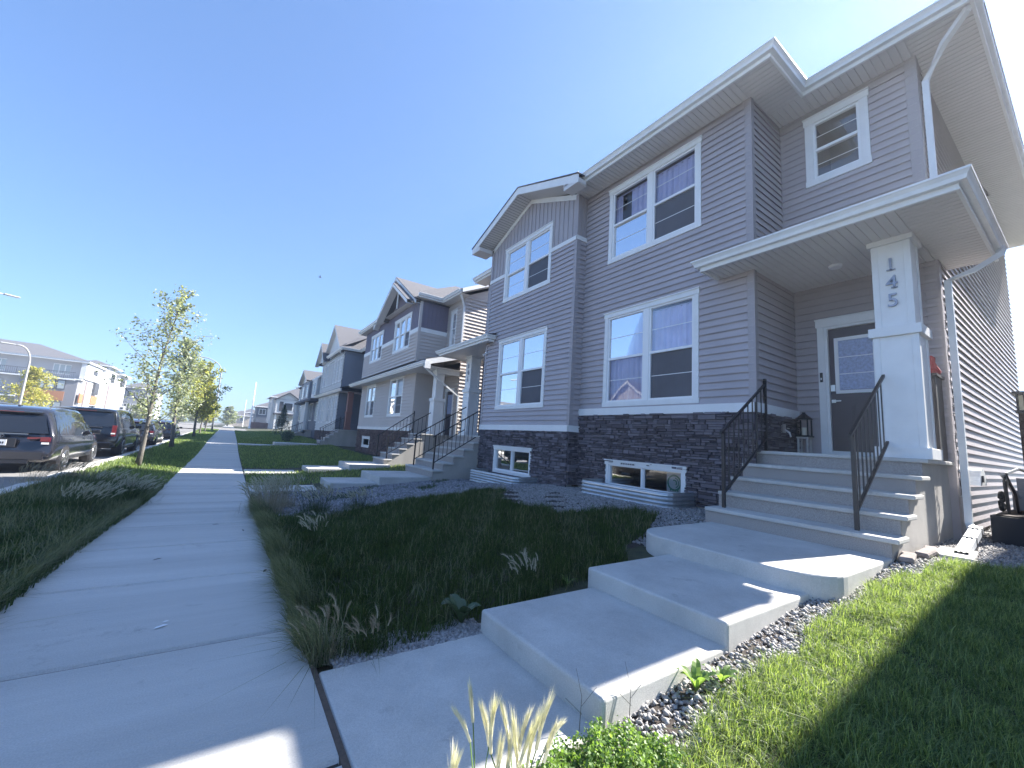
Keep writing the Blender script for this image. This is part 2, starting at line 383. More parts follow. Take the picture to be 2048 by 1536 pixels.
def hip_roof(mb, x0, x1, y0, y1, z, sl, along='y', g0=False, g1=False, th=.03):
    """hip or gable (g0,g1) roof on a rectangle, ridge along y or x"""
    if along == 'y':
        h = (x1-x0)/2*sl; r = (x1-x0)/2; cx = (x0+x1)/2
        A = (cx, y0+(0 if g0 else r), z+h); B = (cx, y1-(0 if g1 else r), z+h)
        mb.quad((x0, y0, z), (x0, y1, z), B, A); mb.quad((x1, y0, z), (x1, y1, z), B, A)
        mb.quad((x0, y0, z), (x1, y0, z), A); mb.quad((x0, y1, z), (x1, y1, z), B)
    else:
        h = (y1-y0)/2*sl; r = (y1-y0)/2; cy = (y0+y1)/2
        A = (x0+(0 if g0 else r), cy, z+h); B = (x1-(0 if g1 else r), cy, z+h)
        mb.quad((x0, y0, z), (x1, y0, z), B, A); mb.quad((x0, y1, z), (x1, y1, z), B, A)
        mb.quad((x0, y0, z), (x0, y1, z), A); mb.quad((x1, y0, z), (x1, y1, z), B)

def ledge_stone(fr, u0, u1, z0, z1, holes, parent, m=None, hmin=.04, hmax=.10):
    """dry stacked ledge stone cladding, each stone its own block"""
    mb = MB(); z = z0
    def stone(s, t, za, zb):
        n0 = random.uniform(.008, .062); g = .003; zz1 = zb-g; i = len(mb.v); e = .006; j_ = lambda: random.uniform(-.006, .006)
        for (uu, zz, nn_) in ((s+g, za+g, 0), (t-g, za+g, 0), (t-g, zz1, 0), (s+g, zz1, 0)): mb.v.append(tuple(fr.p(uu, zz, nn_)))
        for (uu, zz) in ((s+g+e, za+g+e*.6), (t-g-e, za+g+e*.6), (t-g-e, zz1-e*.6), (s+g+e, zz1-e*.6)): mb.v.append(tuple(fr.p(uu+j_()*.5, zz+j_()*.4, n0+j_())))
        mb.f += [tuple(i+k for k in q) for q in ((0, 1, 5, 4), (1, 2, 6, 5), (2, 3, 7, 6), (3, 0, 4, 7), (4, 5, 6, 7))]
    while z < z1-.01:
        h = random.uniform(hmin, hmax); h = min(h, z1-z)
        u = u0-random.uniform(0, .2)
        while u < u1:
            L = random.uniform(.10, .42); a, b = max(u, u0), min(u+L, u1); u += L
            if b-a < .02: continue
            parts = [(a, b)]
            for hh in holes:
                if hh[2] < z+h*.5 < hh[3]:
                    ns = []
                    for s, t in parts:
                        if hh[1] <= s or hh[0] >= t: ns.append((s, t)); continue
                        if hh[0] > s: ns.append((s, hh[0]))
                        if hh[1] < t: ns.append((hh[1], t))
                    parts = ns
            for s, t in parts:
                if t-s < .015: continue
                rows = [(z, z+h)] if h < .06 or random.random() < .35 else ([(z, z+h*.5), (z+h*.5, z+h)] if random.random() < .6 else [(z, z+h*.33), (z+h*.33, z+h)])
                for z_, z2 in rows:
                    for (s2, t2) in ([(s, t)] if random.random() < .5 or t-s < .12 else [(s, s+(t-s)*.45), (s+(t-s)*.45, t)]): stone(s2, t2, z_, z2)
        z += h
    o = mb.build('stone_cladding', m or M_STONE, parent)
    if 0:
        if 0:
            if 0:
                pass
    bk = MB(); cuts = sorted(set([z0, z1]+[min(max(v, z0), z1) for h in holes for v in h[2:4]]))
    for a, b in zip(cuts, cuts[1:]):
        sp = [(u0, u1)]
        for h in holes:
            if h[2] < (a+b)/2 < h[3]:
                sp = [x for s, t in sp for x in ((s, max(s, min(t, h[0]))), (min(t, max(s, h[1])), t)) if x[1]-x[0] > .01]
        for s, t in sp: bk.quad(fr.p(s, a, .006), fr.p(t, a, .006), fr.p(t, b, .006), fr.p(s, b, .006))
    bk.build('mortar', M_MORT, o)
    return o

def railing(root, pts0, x0, x1, y, z0, z1, post=(True, True), n=9, h=.95, endlen=.2):
    """sloping stair railing in the plane y: from (x0,z0) bottom tread to (x1,z1) landing"""
    mb = MB(); sl = (z1-z0)/(x1-x0); s = .022
    for k, x in enumerate((x0, x1)):
        if post[k]: mb.box(x-s, x+s, y-s, y+s, (z0, z1)[k], (z0, z1)[k]+h+.12*(k == 1))
    for off, hh in ((h, .02), (.20, .016)):
        e = .09 if off == h else 0
        a = Vector((x0-e, y-.018, z0+off-sl*e)); mb.obox(a, (x1-x0+e, 0, sl*(x1-x0+e)), (0, .036, 0), (0, 0, hh*2))
    for k in range(1, n):
        x = x0+(x1-x0)*k/n; mb.box(x-.008, x+.008, y-.008, y+.008, z0+sl*(x-x0)+.21, z0+sl*(x-x0)+h+.01)
    return mb.build('railing', M_BLK, root)

def steps(root, x0, run, y0, y1, zb, n, rise_, back, riser_m=None, nose=.03):
    """concrete steps going up in +x: exposed risers, smooth treads with a nosing, solid side walls"""
    tr, rs, sds = MB(), MB(), []
    for k in range(n):
        xa = x0+k*run; z = zb+(k+1)*rise_; xe = xa+run if k < n-1 else back
        tr.box(xa-nose, xe+.002 if k == n-1 else xe+.01, y0-.07, y1, z-.055, z)
        rs.box(xa, xa+.05, y0+.001, y1-.001, z-rise_-.0, z-.055)
    poly = [(x0+.05, zb-.2)]
    for k in range(n): poly += [(x0+k*run+.05, zb+k*rise_+(.0 if k else 0)), (x0+k*run+.05, zb+(k+1)*rise_-.056)]
    poly += [(back, zb+n*rise_-.056), (back, zb-.2)]
    for yy0, yy1 in ((y0, y0+.12), (y1-.12, y1)):
        sd = MB(); sds.append(sd); i = len(sd.v); m_ = len(poly); sd.v += [(x, yy0, z) for x, z in poly]+[(x, yy1, z) for x, z in poly]
        sd.f.append(tuple(i+k for k in range(m_))); sd.f.append(tuple(i+m_+k for k in range(m_))[::-1])
        for k in range(m_): sd.f.append((i+k, i+(k+1) % m_, i+m_+(k+1) % m_, i+m_+k))
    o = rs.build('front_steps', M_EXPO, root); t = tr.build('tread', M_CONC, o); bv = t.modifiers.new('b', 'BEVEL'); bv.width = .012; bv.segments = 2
    [sd.build('side_wall', M_FOUND, o) for sd in sds]; return o

def digits(txt, fr, u, ztop, size, root, step):
    for k, ch in enumerate(txt):
        cu = bpy.data.curves.new('t', 'FONT'); cu.body = ch; cu.size = size; cu.extrude = .012; cu.offset = size*.004; cu.align_x = 'CENTER'; cu.resolution_u = 4
        to = bpy.data.objects.new('t', cu); COL.objects.link(to); bpy.context.view_layer.update()
        me = bpy.data.meshes.new_from_object(to.evaluated_get(bpy.context.evaluated_depsgraph_get())); bpy.data.objects.remove(to)
        R_ = Matrix((( -fr.U.x, 0, fr.N.x), (-fr.U.y, 0, fr.N.y), (0, 1, 0)))
        bm = bmesh.new(); bm.from_mesh(me)
        if ch == '1':
            for zz in (0,):
                bmesh.ops.create_cube(bm, size=1, matrix=Matrix.Translation((.0, .012, 0)) @ Matrix.Diagonal((size*.34, size*.06, .024, 1)))
        if ch == '4': bmesh.ops.create_cube(bm, size=1, matrix=Matrix.Translation((size*.09, .012, 0)) @ Matrix.Diagonal((size*.24, size*.06, .024, 1)))
        base = Vector(root.location)
        q = root.parent
        while q is not None: base += q.location; q = q.parent
        o0 = fr.p(u, ztop-step*k-size*.7, .02)
        for v in bm.verts: v.co = R_ @ v.co+o0-base
        bm.to_mesh(me); bm.free(); me.materials.clear(); me.materials.append(M_STEELD); o = bpy.data.objects.new('house_number', me); COL.objects.link(o); o.parent = root
M_STEELD = mat('brushed number steel', (.30, .31, .36), .35, metal=.6)

def column(root, x, y, z0, z1, txt=None, band=1.98, w0=.51, w1=.45):
    """square porch column: wider panelled base section, band, narrower shaft, cap"""
    mb = MB()
    def sq(w, a, b): mb.box(x, x+w, y, y+w, a, b)
    cx, cy = x+.3, y+.3
    def c(w, a, b): mb.box(cx-w/2, cx+w/2, cy-w/2, cy+w/2, a, b)
    c(w0+.10, z0, z0+.15); c(w0-.02, z0+.15, band-.07); c(w0+.08, band-.07, band+.07); c(w1-.02, band+.07, z1-.14); c(w1+.08, z1-.14, z1)
    for a, b, ww in ((z0+.15, band-.07, w0), (band+.07, z1-.14, w1)):  # corner boards
        h = ww/2
        for sx in (-1, 1):
            for sy in (-1, 1):
                mb.box(min(cx+sx*h, cx+sx*(h-.08)), max(cx+sx*h, cx+sx*(h-.08)), min(cy+sy*h, cy+sy*(h-.08)), max(cy+sy*h, cy+sy*(h-.08)), a, b)
    o = mb.build('porch_column', M_WHITE, root); bv = o.modifiers.new('b', 'BEVEL'); bv.width = .004
    if txt: digits(txt, front(cx-w1/2+.01), cy, 3.13, .29, o, .28)
    return o

def downspout(root, pts, w_=.045):
    o = MB().tube(pts, w_*1.25, 4, sq=True).build('downspout', M_GUT, root); return o

# ------------------------------------------------------------ ground, sidewalk, road
def ground():
    xs = [-400, -150, -60, -30, -3.31, -3.30, -2.5, -1.26, -.6, 0, .62, 1.2, 1.9, 2.2, 2.6, 3.4, 4.2, 5, 5.8, 6.4, 7.2, 9, 14, 22, 40, 100, 400]
    ys = [-60, -20, -6, -3, -1, 0, 1, 2, 3, 4, 5, 6, 8, 10, 12, 14, 16, 18, 20, 24, 28, 30, 35, 40, 45, 50, 55, 60, 65, 70, 80, 90, 120, 200, 500, 1500]
    mb = MB(); n = len(ys)
    for x in xs:
        for y in ys: mb.v.append((x, y, terr(x, y)-.02-(.03 if -1.3 < x < .63 else 0)))
    for i in range(len(xs)-1):
        for j in range(n-1): mb.f.append((i*n+j, i*n+j+1, (i+1)*n+j+1, (i+1)*n+j))
    return struct(mb.build('ground', M_DIRT, smooth=False))
ground()
def strip(x0, x1, ys, dz, name, m, th=.1):
    mb = MB(); rise = rise0 if x1 < -1.3 else globals()['rise']
    for a, b in zip(ys, ys[1:]):
        za, zb = rise(a)+dz, rise(b)+dz
        i = len(mb.v)
        mb.v += [(x0, a, za), (x1, a, za), (x1, b, zb), (x0, b, zb), (x0, a, za-th), (x1, a, za-th), (x1, b, zb-th), (x0, b, zb-th)]
        mb.f += [(i, i+1, i+2, i+3), (i+1, i+5, i+6, i+2), (i, i+3, i+7, i+4), (i, i+4, i+5, i+1), (i+3, i+2, i+6, i+7)]
    return struct(mb.build(name, m))
# sidewalk: slabs 1.5 m long with tooled joints
def sidewalk():
    mb = MB(); dk = MB(); y = 3.62-1.5*5
    while y < 68.5:
        a, b = y+.010, y+1.490; za, zb = rise(a)-1.5, rise(b)-1.5; e = .020
        x0, x1 = -1.24, .62
        i = len(mb.v)
        mb.v += [(x0, a, za-.018), (x1, a, za-.018), (x1, a+e, za), (x0, a+e, za), (x1, b-e, zb), (x0, b-e, zb), (x1, b, zb-.018), (x0, b, zb-.018), (x0, b, zb-.1), (x1, b, zb-.1), (x0, a, za-.1), (x1, a, za-.1)]
        mb.f += [(i, i+1, i+2, i+3), (i+3, i+2, i+4, i+5), (i+5, i+4, i+6, i+7), (i+7, i+6, i+9, i+8), (i, i+10, i+11, i+1), (i+1, i+11, i+9, i+6, i+4, i+2), (i, i+3, i+5, i+7, i+8, i+10)]
        y += 1.5
    struct(mb.build('sidewalk', M_CONCW)); 
    strip(-1.23, .615, list(range(-4, 70)), -1.516, 'sidewalk_joint', mat('joint dirt', (.035, .034, .032), .95), .05)
sidewalk()
YS = [-60, -20, 0, 10, 20, 25, 30, 35, 40, 45, 50, 55, 60, 65, 70, 84]
strip(-3.32, -3.12, YS[:-1], -1.485, 'kerb', M_CONC, .17)
strip(-3.62, -3.325, YS[:-1], -1.60, 'kerb_gutter', M_CONC, .05)
strip(-12.4, -3.63, YS, -1.605, 'road', M_ASPH, .05)
strip(-12.72, -12.4, YS, -1.48, 'far_kerb', M_CONC, .17)
strip(-14.4, -13.0, YS, -1.5, 'far_sidewalk', M_CONCW, .1)
def slab_road():
    mb = MB()
    for x0, x1 in ((-120, -12.4), (-12.4, -3.6), (-3.6, 120)): mb.quad((x0, 70.5, rise(70.5)-1.5), (x1, 70.5, rise(70.5)-1.5), (x1, 83, rise(83)-1.5), (x0, 83, rise(83)-1.5))
    struct(mb.build('cross_road', M_ASPH))
    mb = MB(); mb.quad((-12.4, 83, rise(83)-1.505), (-3.6, 83, rise(83)-1.505), (-3.6, 90, rise(90)-1.505), (-12.4, 90, rise(90)-1.505)); mb.quad((-12.4, 90, rise(90)-1.505), (-3.6, 90, rise(90)-1.505), (-3.6, 400, rise(90)-1.505), (-12.4, 400, rise(90)-1.505))
    struct(mb.build('road_beyond', M_ASPH))
    struct(MB().box(-1.2, .7, 90, 200, -.9, rise(90)-1.5+.02).build('sidewalk_beyond', M_CONCW))
    struct(MB().box(-3.3, 60, 83.3, 84.6, -.9, rise(84)-1.5+.03).build('cross_sidewalk', M_CONCW))
slab_road()

def rounded(x0, x1, y0, y1, r, corners):
    pts = []
    for (cx, cy, a0, key) in ((x1-r, y1-r, 0, 'ne'), (x0+r, y1-r, 90, 'nw'), (x0+r, y0+r, 180, 'sw'), (x1-r, y0+r, 270, 'se')):
        if key in corners: pts += [(cx+r*math.cos(math.radians(a0+t)), cy+r*math.sin(math.radians(a0+t))) for t in range(0, 91, 10)]
        else:
            pts.append((x1 if 'e' in key else x0, y1 if 'n' in key else y0))
    return pts
def slab(name, poly, z0, z1, lab=None):
    o = MB().prism(poly, z0, z1).build(name, M_CONC); b = o.modifiers.new('b', 'BEVEL'); b.width = .022; b.segments = 3; b.limit_method = 'ANGLE'; struct(o)
    return o
slab('path', rounded(.655, 1.87, 1.66, 2.92, .05, ()), -1.6, -1.497)
slab('path_slab', rounded(1.84, 3.2, 1.65, 2.95, .05, ()), -1.6, -1.335)
slab('path_slab', rounded(3.085, 4.7, 1.64, 3.02, .05, ()), -1.5, -1.172)
slab('path_slab', rounded(4.38, 6.3, 1.46, 3.55, .46, ('nw', 'sw')), -1.4, -1.005)
# neighbour's path (141)
slab('path', rounded(.655, 2.9, 12.9, 14.2, .05, ()), -2, -1.735)
slab('path_slab', rounded(2.6, 4.2, 12.85, 14.4, .05, ()), -2, -1.52)
slab('path_slab', rounded(3.95, 6.0, 12.7, 14.8, .05, ()), -2, -1.32)

# ------------------------------------------------------------ duplex house 145 / 141
EZ = 7.2     # eave height
def house_a():
    H = empty('duplex_house', (13, 8, -1), 'large grey-mauve duplex with white trim and house number 145 on its porch column', 'house', 'duplex houses along the sidewalk')
    W = 7.6; B = 7.25; RU = 8.87; RL = 9.3
    fm, fb, fu, fl = front(W), front(B), front(RU), front(RL)
    s35, s795 = sidew(3.5), sidew(7.95)
    hs = [window(fm, 4.51, 7.08, 4.74, 6.80, H, fill='curtain', screens=((0, 0),), hol=6.45)]
    hs += [window(fm, 4.56, 7.11, 1.0, 3.38, H, fill='curtain', screens=((0, 0),))]
    bw = window(fm, 4.83, 6.94, -.93, -.29, H, units=2, case=.09, mull=.02, fill='dark', sash=False, grille=0)
    siding(fm, 3.5, 7.95, .97, 7.05, hs, 'wall', M_SID, H)
    ledge_stone(fm, 3.5, 7.95, -1.0, .82, [bw], H)
    # side of the main block towards the porch (faces the camera side, y = 3.5)
    siding(s35, W, RL, .97, 3.52, [], 'wall', M_SID, H); siding(s35, W, RU, 3.6, 7.05, [], 'wall', M_SID, H)
    ledge_stone(s35, W, RL, .10, .82, [], H)
    # bay of the left unit
    hb = [window(fb, 9.03, 11.56, 4.72, 6.66, H, fill='blind', screens=((0, 0),)), window(fb, 9.04, 11.6, 1.02, 3.38, H, fill='blind', screens=((0, 0),))]
    bb = window(fb, 9.46, 11.48, -1.0, -.17, H, units=2, case=.09, mull=.02, fill='dark', sash=False, grille=0)
    siding(fb, 7.95, 12.5, .52, 5.68, hb, 'wall', M_SID, H)
    apex = lambda u: 7.0+.42*max(0, 2.275-abs(u-10.225))
    siding(fb, 7.95, 12.5, 5.80, 7.9, hb, 'gable_wall', M_BB, H, step=.2, vert=apex)
    ledge_stone(fb, 7.95, 12.5, -1.25, .36, [bb], H)
    siding(s795, B, W, .52, 5.68, [], 'wall', M_SID, H); siding(s795, B, W, 5.80, 7.05, [], 'wall', M_BB, H, step=.12, vert=True)
    ledge_stone(s795, B, W, -1.0, .36, [], H)
    # white bands
    t = MB(); fm.box(t, 3.47, 7.95, .80, .97, 0, .045); s35.box(t, W-.045, RL, .80, .968, 0, .046); t.build('trim_band', M_WHITE, H); t = MB()
    fb.box(t, 7.92, 12.53, .355, .52, 0, .045); s795.box(t, B-.045, W, .355, .518, 0, .046); t.build('trim_band', M_WHITE, H); t = MB()
    fb.box(t, 7.92, 9.03, 5.68, 5.80, 0, .04); fb.box(t, 11.56, 12.53, 5.68, 5.80, 0, .04); s795.box(t, B-.04, W, 5.68, 5.798, 0, .041)
    for sg in (-1, 1):   # rake frieze board under the bay gable
        p = fb.p(10.225, 7.82, 0); q = fb.p(10.225+sg*2.3, 6.86, 0)
        t.obox(p, q-p, (-.03, 0, 0), (0, 0, .16))
    t.build('trim_band', M_WHITE, H)
    # corner posts in siding colour
    class CT:
        def box(s_, *a): MB().box(*a).build('corner_trim', M_SIDT, H)
    c = CT()
    c.box(W-.03, W+.08, 3.47, 3.6, .97, 7.03); c.box(B-.03, B+.1, 7.92, 8.03, .52, 5.68); c.box(B-.031, B+.1, 7.919, 8.03, 5.80, 7.03)
    c.box(B-.03, B+.1, 12.42, 12.53, .52, 5.68); c.box(B-.03, B+.1, 12.42, 12.53, 5.8, 7.0)
    c.box(RU-.03, RU+.12, 1.37, 1.52, 3.7, 7.03); c.box(RL-.03, RL+.12, 1.37, 1.55, -1.1, 3.5)
    c.box(W-.012, W+.02, 7.88, 7.95, .98, 7.0)
    # recessed wall over the porch, its window
    hu = [window(fu, 2.03, 3.03, 5.38, 6.86, H, units=1, case=.13, fill='room', screens=())]
    siding(fu, 1.4, 3.5, 3.6, 7.05, hu, 'wall', M_SID, H)
    # door wall
    siding(fl, 1.4, 3.5, .13, 3.55, [(1.98, 3.1, .13, 2.72)], 'wall', M_SID, H, lip=1.4)
    # long side wall facing the side yard
    s14 = sidew(1.4); siding(s14, RL, 19, -.95, 7.05, [], 'wall', M_SID, H); siding(s14, RU, RL, 3.6, 7.05, [], 'wall', M_SID, H)
    f = MB(); f.box(RL+.02, 19, 1.42, 1.6, -1.3, -.95); f.box(W+.02, W+.2, 3.5, 7.9, -1.25, -.99); f.box(B+.02, B+.2, 7.97, 12.5, -1.3, -.99); f.build('foundation', M_FOUND, H)
    # plain hidden walls: far side, back
    k = MB(); k.quad((19, 1.4, -1.3), (19, 15.5, -1.3), (19, 15.5, 7.1), (19, 1.4, 7.1)); k.quad((RU, 15.5, -1.3), (19, 15.5, -1.3), (19, 15.5, 7.1), (RU, 15.5, 7.1)); k.build('rear_wall', M_SID, H)
    k = MB(); k.quad((B, 12.5, -1.2), (RL, 12.5, -1.2), (RL, 12.5, 3.55), (B, 12.5, 3.55)); k.quad((B, 12.5, 3.55), (RU, 12.5, 3.55), (RU, 12.5, 7.1), (B, 12.5, 7.1)); k.build('wall', M_SID, H)
    siding(fu, 12.5, 15.5, 3.6, 7.05, [], 'wall', M_SID, H); siding(fl, 12.5, 15.5, .13, 3.55, [], 'wall', M_SID, H)
    # door
    d = MB(); ca = .11
    fl.box(d, 1.98, 1.98+ca, .13, 2.60, .0, .05); fl.box(d, 3.1-ca, 3.1, .13, 2.60, .0, .05); fl.box(d, 1.96, 3.12, 2.60, 2.74, 0, .06); fl.box(d, 1.95, 3.13, 2.74, 2.765, 0, .08)
    fl.box(d, 2.09, 2.99, .13, .22, -.02, .06); fl.box(d, 2.94, 2.99, .22, 2.6, -.03, .03); fl.box(d, 2.09, 2.13, .22, 2.6, -.03, .03); fl.box(d, 2.13, 2.94, 2.55, 2.6, -.03, .03)
    d.build('door_frame', M_WHITE, H)
    d = MB(); fl.box(d, 2.13, 2.94, .22, 2.55, -.08, -.03)
    for a in (2.22, 2.58):   # two raised panels
        fl.box(d, a, a+.27, .42, 1.08, -.03, -.02); fl.box(d, a+.03, a+.24, .45, 1.05, -.02, -.008)
    D = d.build('door', M_DOOR, H)
    g = MB(); g.quad(fl.p(2.27, 1.36, -.018), fl.p(2.8, 1.36, -.018), fl.p(2.8, 2.3, -.018), fl.p(2.27, 2.3, -.018)); g.build('door_glass', M_FROST, D)
    g = MB()
    fl.box(g, 2.22, 2.85, 1.29, 1.35, -.03, .0); fl.box(g, 2.22, 2.85, 2.3, 2.36, -.03, .0); fl.box(g, 2.22, 2.28, 1.35, 2.3, -.03, .0); fl.box(g, 2.79, 2.85, 1.35, 2.3, -.03, .0)
    for z in (1.66, 1.98): fl.box(g, 2.28, 2.79, z-.006, z+.006, -.018, -.012)
    g.build('glass_frame', M_PVC, D)
    g = MB(); fl.box(g, 2.865, 2.925, 1.12, 1.18, -.03, -.01); fl.box(g, 2.77, 2.91, 1.14, 1.16, .02, .035); fl.box(g, 2.885, 2.905, 1.14, 1.16, -.01, .03); g.build('handle', M_NICK, D)
    g = MB(); fl.box(g, 2.86, 2.93, 1.34, 1.46, -.03, .0); g.build('lock', M_NICK, D)
    g = MB(); fl.box(g, 3.03, 3.07, 1.52, 1.70, .05, .075); o = g.build('doorbell', M_BLK, H); g = MB(); fl.box(g, 3.04, 3.06, 1.56, 1.60, .075, .08); g.build('button', M_PVC, o)
    # porch
    steps(H, 6.2, .385, 1.46, 3.62, -1.02, 5, .23, 9.3)
    column(H, 7.83, 1.37, .13, 3.5, '145')
    railing(H, None, 6.42, 7.84, 3.45, -.79, .13, n=9, h=1.17)
    railing(H, None, 6.42, 7.84, 1.82, -.79, .13, n=9, h=1.17, post=(True, False))
    # porch roof: gutter round three sides, ribbed ceiling
    gutter([(7.56, 4.15, 3.62), (6.95, 4.15, 3.62), (6.95, .80, 3.62), (9.9, .80, 3.62)][::1], H)
    soffit(H, 6.97, 9.3, 1.4, 4.13, 3.44, 'x', name='porch_ceiling'); soffit(H, 6.97, 9.9, .82, 1.4, 3.44, 'y', name='porch_ceiling')
    r = MB(); r.quad((6.85, .72, 3.63), (6.85, 4.22, 3.63), (8.87, 4.22, 4.1), (8.87, .72, 4.1)); r.quad((6.85, .72, 3.63), (8.87, .72, 3.63), (8.87, 1.4, 4.1), (6.85, .72, 3.64))
    r.box(6.96, 8.86, .81, 4.14, 3.47, 3.6); r.box(8.86, 9.89, .81, 1.39, 3.47, 3.66); r.build('porch_roof', M_SHING, H)
    l = MB(); l.lathe((8.4, 2.5, 3.40), [(.09, 0), (.1, .03), (.1, .05)], 16); o = l.build('porch_light', M_PVC, H)
    # second porch (141)
    steps(H, 5.6, .36, 12.55, 15.0, -1.32, 6, .242, 9.3)
    column(H, 7.83, 14.7, .13, 3.5, '141')
    railing(H, None, 5.72, 7.7, 14.55, -1.08, .13, n=11, h=1.1, post=(True, False)); railing(H, None, 5.72, 7.25, 12.8, -1.08, -.14, n=10, h=1.1, post=(True, False))
    gutter([(9.2, 16.0, 3.62), (6.95, 16.0, 3.62), (6.95, 11.95, 3.62), (7.22, 11.95, 3.62)][::1], H)
    soffit(H, 6.97, 9.3, 12.0, 16.0, 3.44, 'x', name='porch_ceiling')
    r = MB(); r.quad((6.85, 11.85, 3.63), (6.85, 16.1, 3.63), (8.87, 16.1, 4.1), (8.87, 11.85, 4.1)); r.box(7.0, 8.86, 12.55, 15.98, 3.47, 3.6); r.build('porch_roof', M_SHING, H)
    g = MB()
    for k in range(9): g.box(7.9+k*.14, 7.915+k*.14, 15.38, 15.395, .15, 1.15)
    for z in (.2, .55, .85, 1.15): g.box(7.85, 9.1, 15.375, 15.4, z, z+.025)
    g.build('porch_guard', M_BLK, H)
    # eaves: gutters and soffits
    gutter([(6.95, 7.55, EZ), (6.95, 2.85, EZ), (8.28, 2.85, EZ), (8.28, .64, EZ), (8.6, .64, EZ)], H)
    MB().sweep([(8.6, .64, EZ), (19.5, .64, EZ)], FASP).build('fascia', M_WHITE, H)
    MB().sweep([(8.6, .64, EZ), (19.5, .64, EZ)], [(0, .02), (0, -.03), (.06, -.03), (.07, .02)]).build('drip_edge', M_GUT, H)
    gutter([(8.28, 15.8, EZ), (8.28, 12.9, EZ), (7.3, 12.9, EZ)], H)
    z = 7.02
    soffit(H, 6.97, 7.6, 3.5, 7.96, z, 'x'); soffit(H, 6.97, 8.29, 2.87, 3.5, z, 'y'); soffit(H, 8.29, 8.9, 2.87, 3.5, z+.001, 'x')
    soffit(H, 8.3, 8.87, 1.4, 2.87, z, 'x'); soffit(H, 8.3, 19.4, .66, 1.4, z, 'y')
    soffit(H, 6.97, 8.87, 12.5, 12.9, z, 'x'); soffit(H, 8.3, 8.87, 12.9, 15.8, z, 'x')
    # bay gable roof: rakes and sloping soffit
    pk, ft, xr = 8.14, 7.08, 6.65; L, R_ = 13.08, 7.37; m_ = 10.225
    for sg, e in ((-1, R_), (1, L)):
        mb = MB(); p, q = Vector((xr, m_, pk)), Vector((xr, e, ft)); mb.obox(p-Vector((0, 0, .23)), q-p, (.03, 0, 0), (0, 0, .23)); mb.build('rake_fascia', M_WHITE, H)
        so_ = MB(); n = 30
        a, b = Vector((0, m_, pk-.2)), Vector((0, e, ft-.2))
        for k in range(n):
            c0, c1 = a.lerp(b, k/n), a.lerp(b, (k+1)/n); s_ = c0.lerp(c1, .12)
            so_.quad((xr+.03, c0.y, c0.z+.012), (B, c0.y, c0.z+.012), (B, s_.y, s_.z+.012), (xr+.03, s_.y, s_.z+.012))
            so_.quad((xr+.03, s_.y, s_.z), (B, s_.y, s_.z), (B, c1.y, c1.z), (xr+.03, c1.y, c1.z))
        so_.build('soffit', M_SOF, H)
        rf = MB(); rf.obox((xr-.02, m_, pk+.005), (5, 0, 0), Vector((0, e+sg*.03-m_, ft-pk)), (0, 0, .03)); rf.build('bay_roof', M_SHING, H)
    t = MB(); t.box(xr+.001, 7.25, 12.53, 13.06, 6.86, 7.0); t.build('eave_return', M_SOF, H); t = MB(); t.box(xr+.001, 6.97, 7.39, 7.93, 6.86, 7.02); t.obox((xr+.001, 7.39, 6.98), (.03, 0, 0), (0, .55, 0), (0, .0, .2)); t.build('eave_return', M_SOF, H)
    # roofs
    rf = MB(); hip_roof(rf, 8.2, 19.5, .56, 15.85, EZ+.02, .5, 'y'); rf.build('roof', M_SHING, H)
    rf = MB(); hip_roof(rf, 8.9, 15, 4.6, 12.0, EZ+.9, .45, 'x', g1=True); rf.build('roof', M_SHING, H)
    rf = MB(); rf.quad((6.87, 2.77, EZ+.02), (6.87, 7.52, EZ+.02), (9.2, 7.52, EZ+1.02), (9.2, 5.1, EZ+1.02)); rf.quad((6.87, 2.77, EZ+.02), (9.2, 5.1, EZ+1.02), (10.6, 5.1, EZ+1.02), (8.27, 2.77, EZ+.02)); rf.build('roof', M_SHING, H)
    # downspouts
    downspout(H, [(8.42, .70, 7.12), (8.42, .72, 6.98), (8.6, 1.0, 6.78), (8.86, 1.28, 6.45), (8.86, 1.28, 3.75)])
    downspout(H, [(9.6, .72, 3.52), (9.55, .74, 3.4), (9.4, 1.0, 3.18), (9.16, 1.27, 3.0), (9.16, 1.27, -.75), (8.95, 1.22, -.82)])
    # security camera, wall tap, sticker
    g = MB(); g.box(7.19, 7.23, 12.4, 12.46, 3.05, 3.12); g.tube([(7.19, 12.43, 3.05), (7.08, 12.4, 2.98)], .03, 8); g.build('security_camera', M_PVC, H)
    g = MB(); s35.box(g, 8.5, 8.62, .50, .66, .03, .06); g.tube([(8.56, 3.43, .55), (8.56, 3.36, .5), (8.56, 3.34, .42)], .018, 6); g.tube([(8.52, 3.38, .58), (8.6, 3.38, .58)], .012, 6); g.build('tap', M_NICK, H)
    g = MB(); fm.box(g, 6.05, 6.47, -.355, -.315, .044, .048); o = g.build('plate', mat('plate grey', (.55, .55, .56), .6), H)
    g = MB()
    for k in range(6): fm.box(g, 6.09+k*.065, 6.125+k*.065, -.35, -.32, .048, .050)
    for k in (0, 2, 5): fm.box(g, 6.08+k*.065, 6.13+k*.065, -.338, -.33, .0502, .0506)
    g.build('lettering', M_BLK, o)
    # green round sign behind the basement window
    sgn = MB(); sgn.quad(fm.p(4.98, -.83, -.09), fm.p(5.34, -.83, -.09), fm.p(5.34, -.41, -.09), fm.p(4.98, -.41, -.09)); so2 = sgn.build('window_sign', mat('sign white', (.55, .60, .58), .6), H)
    sgn = MB(); cu, cz = 5.16, -.62
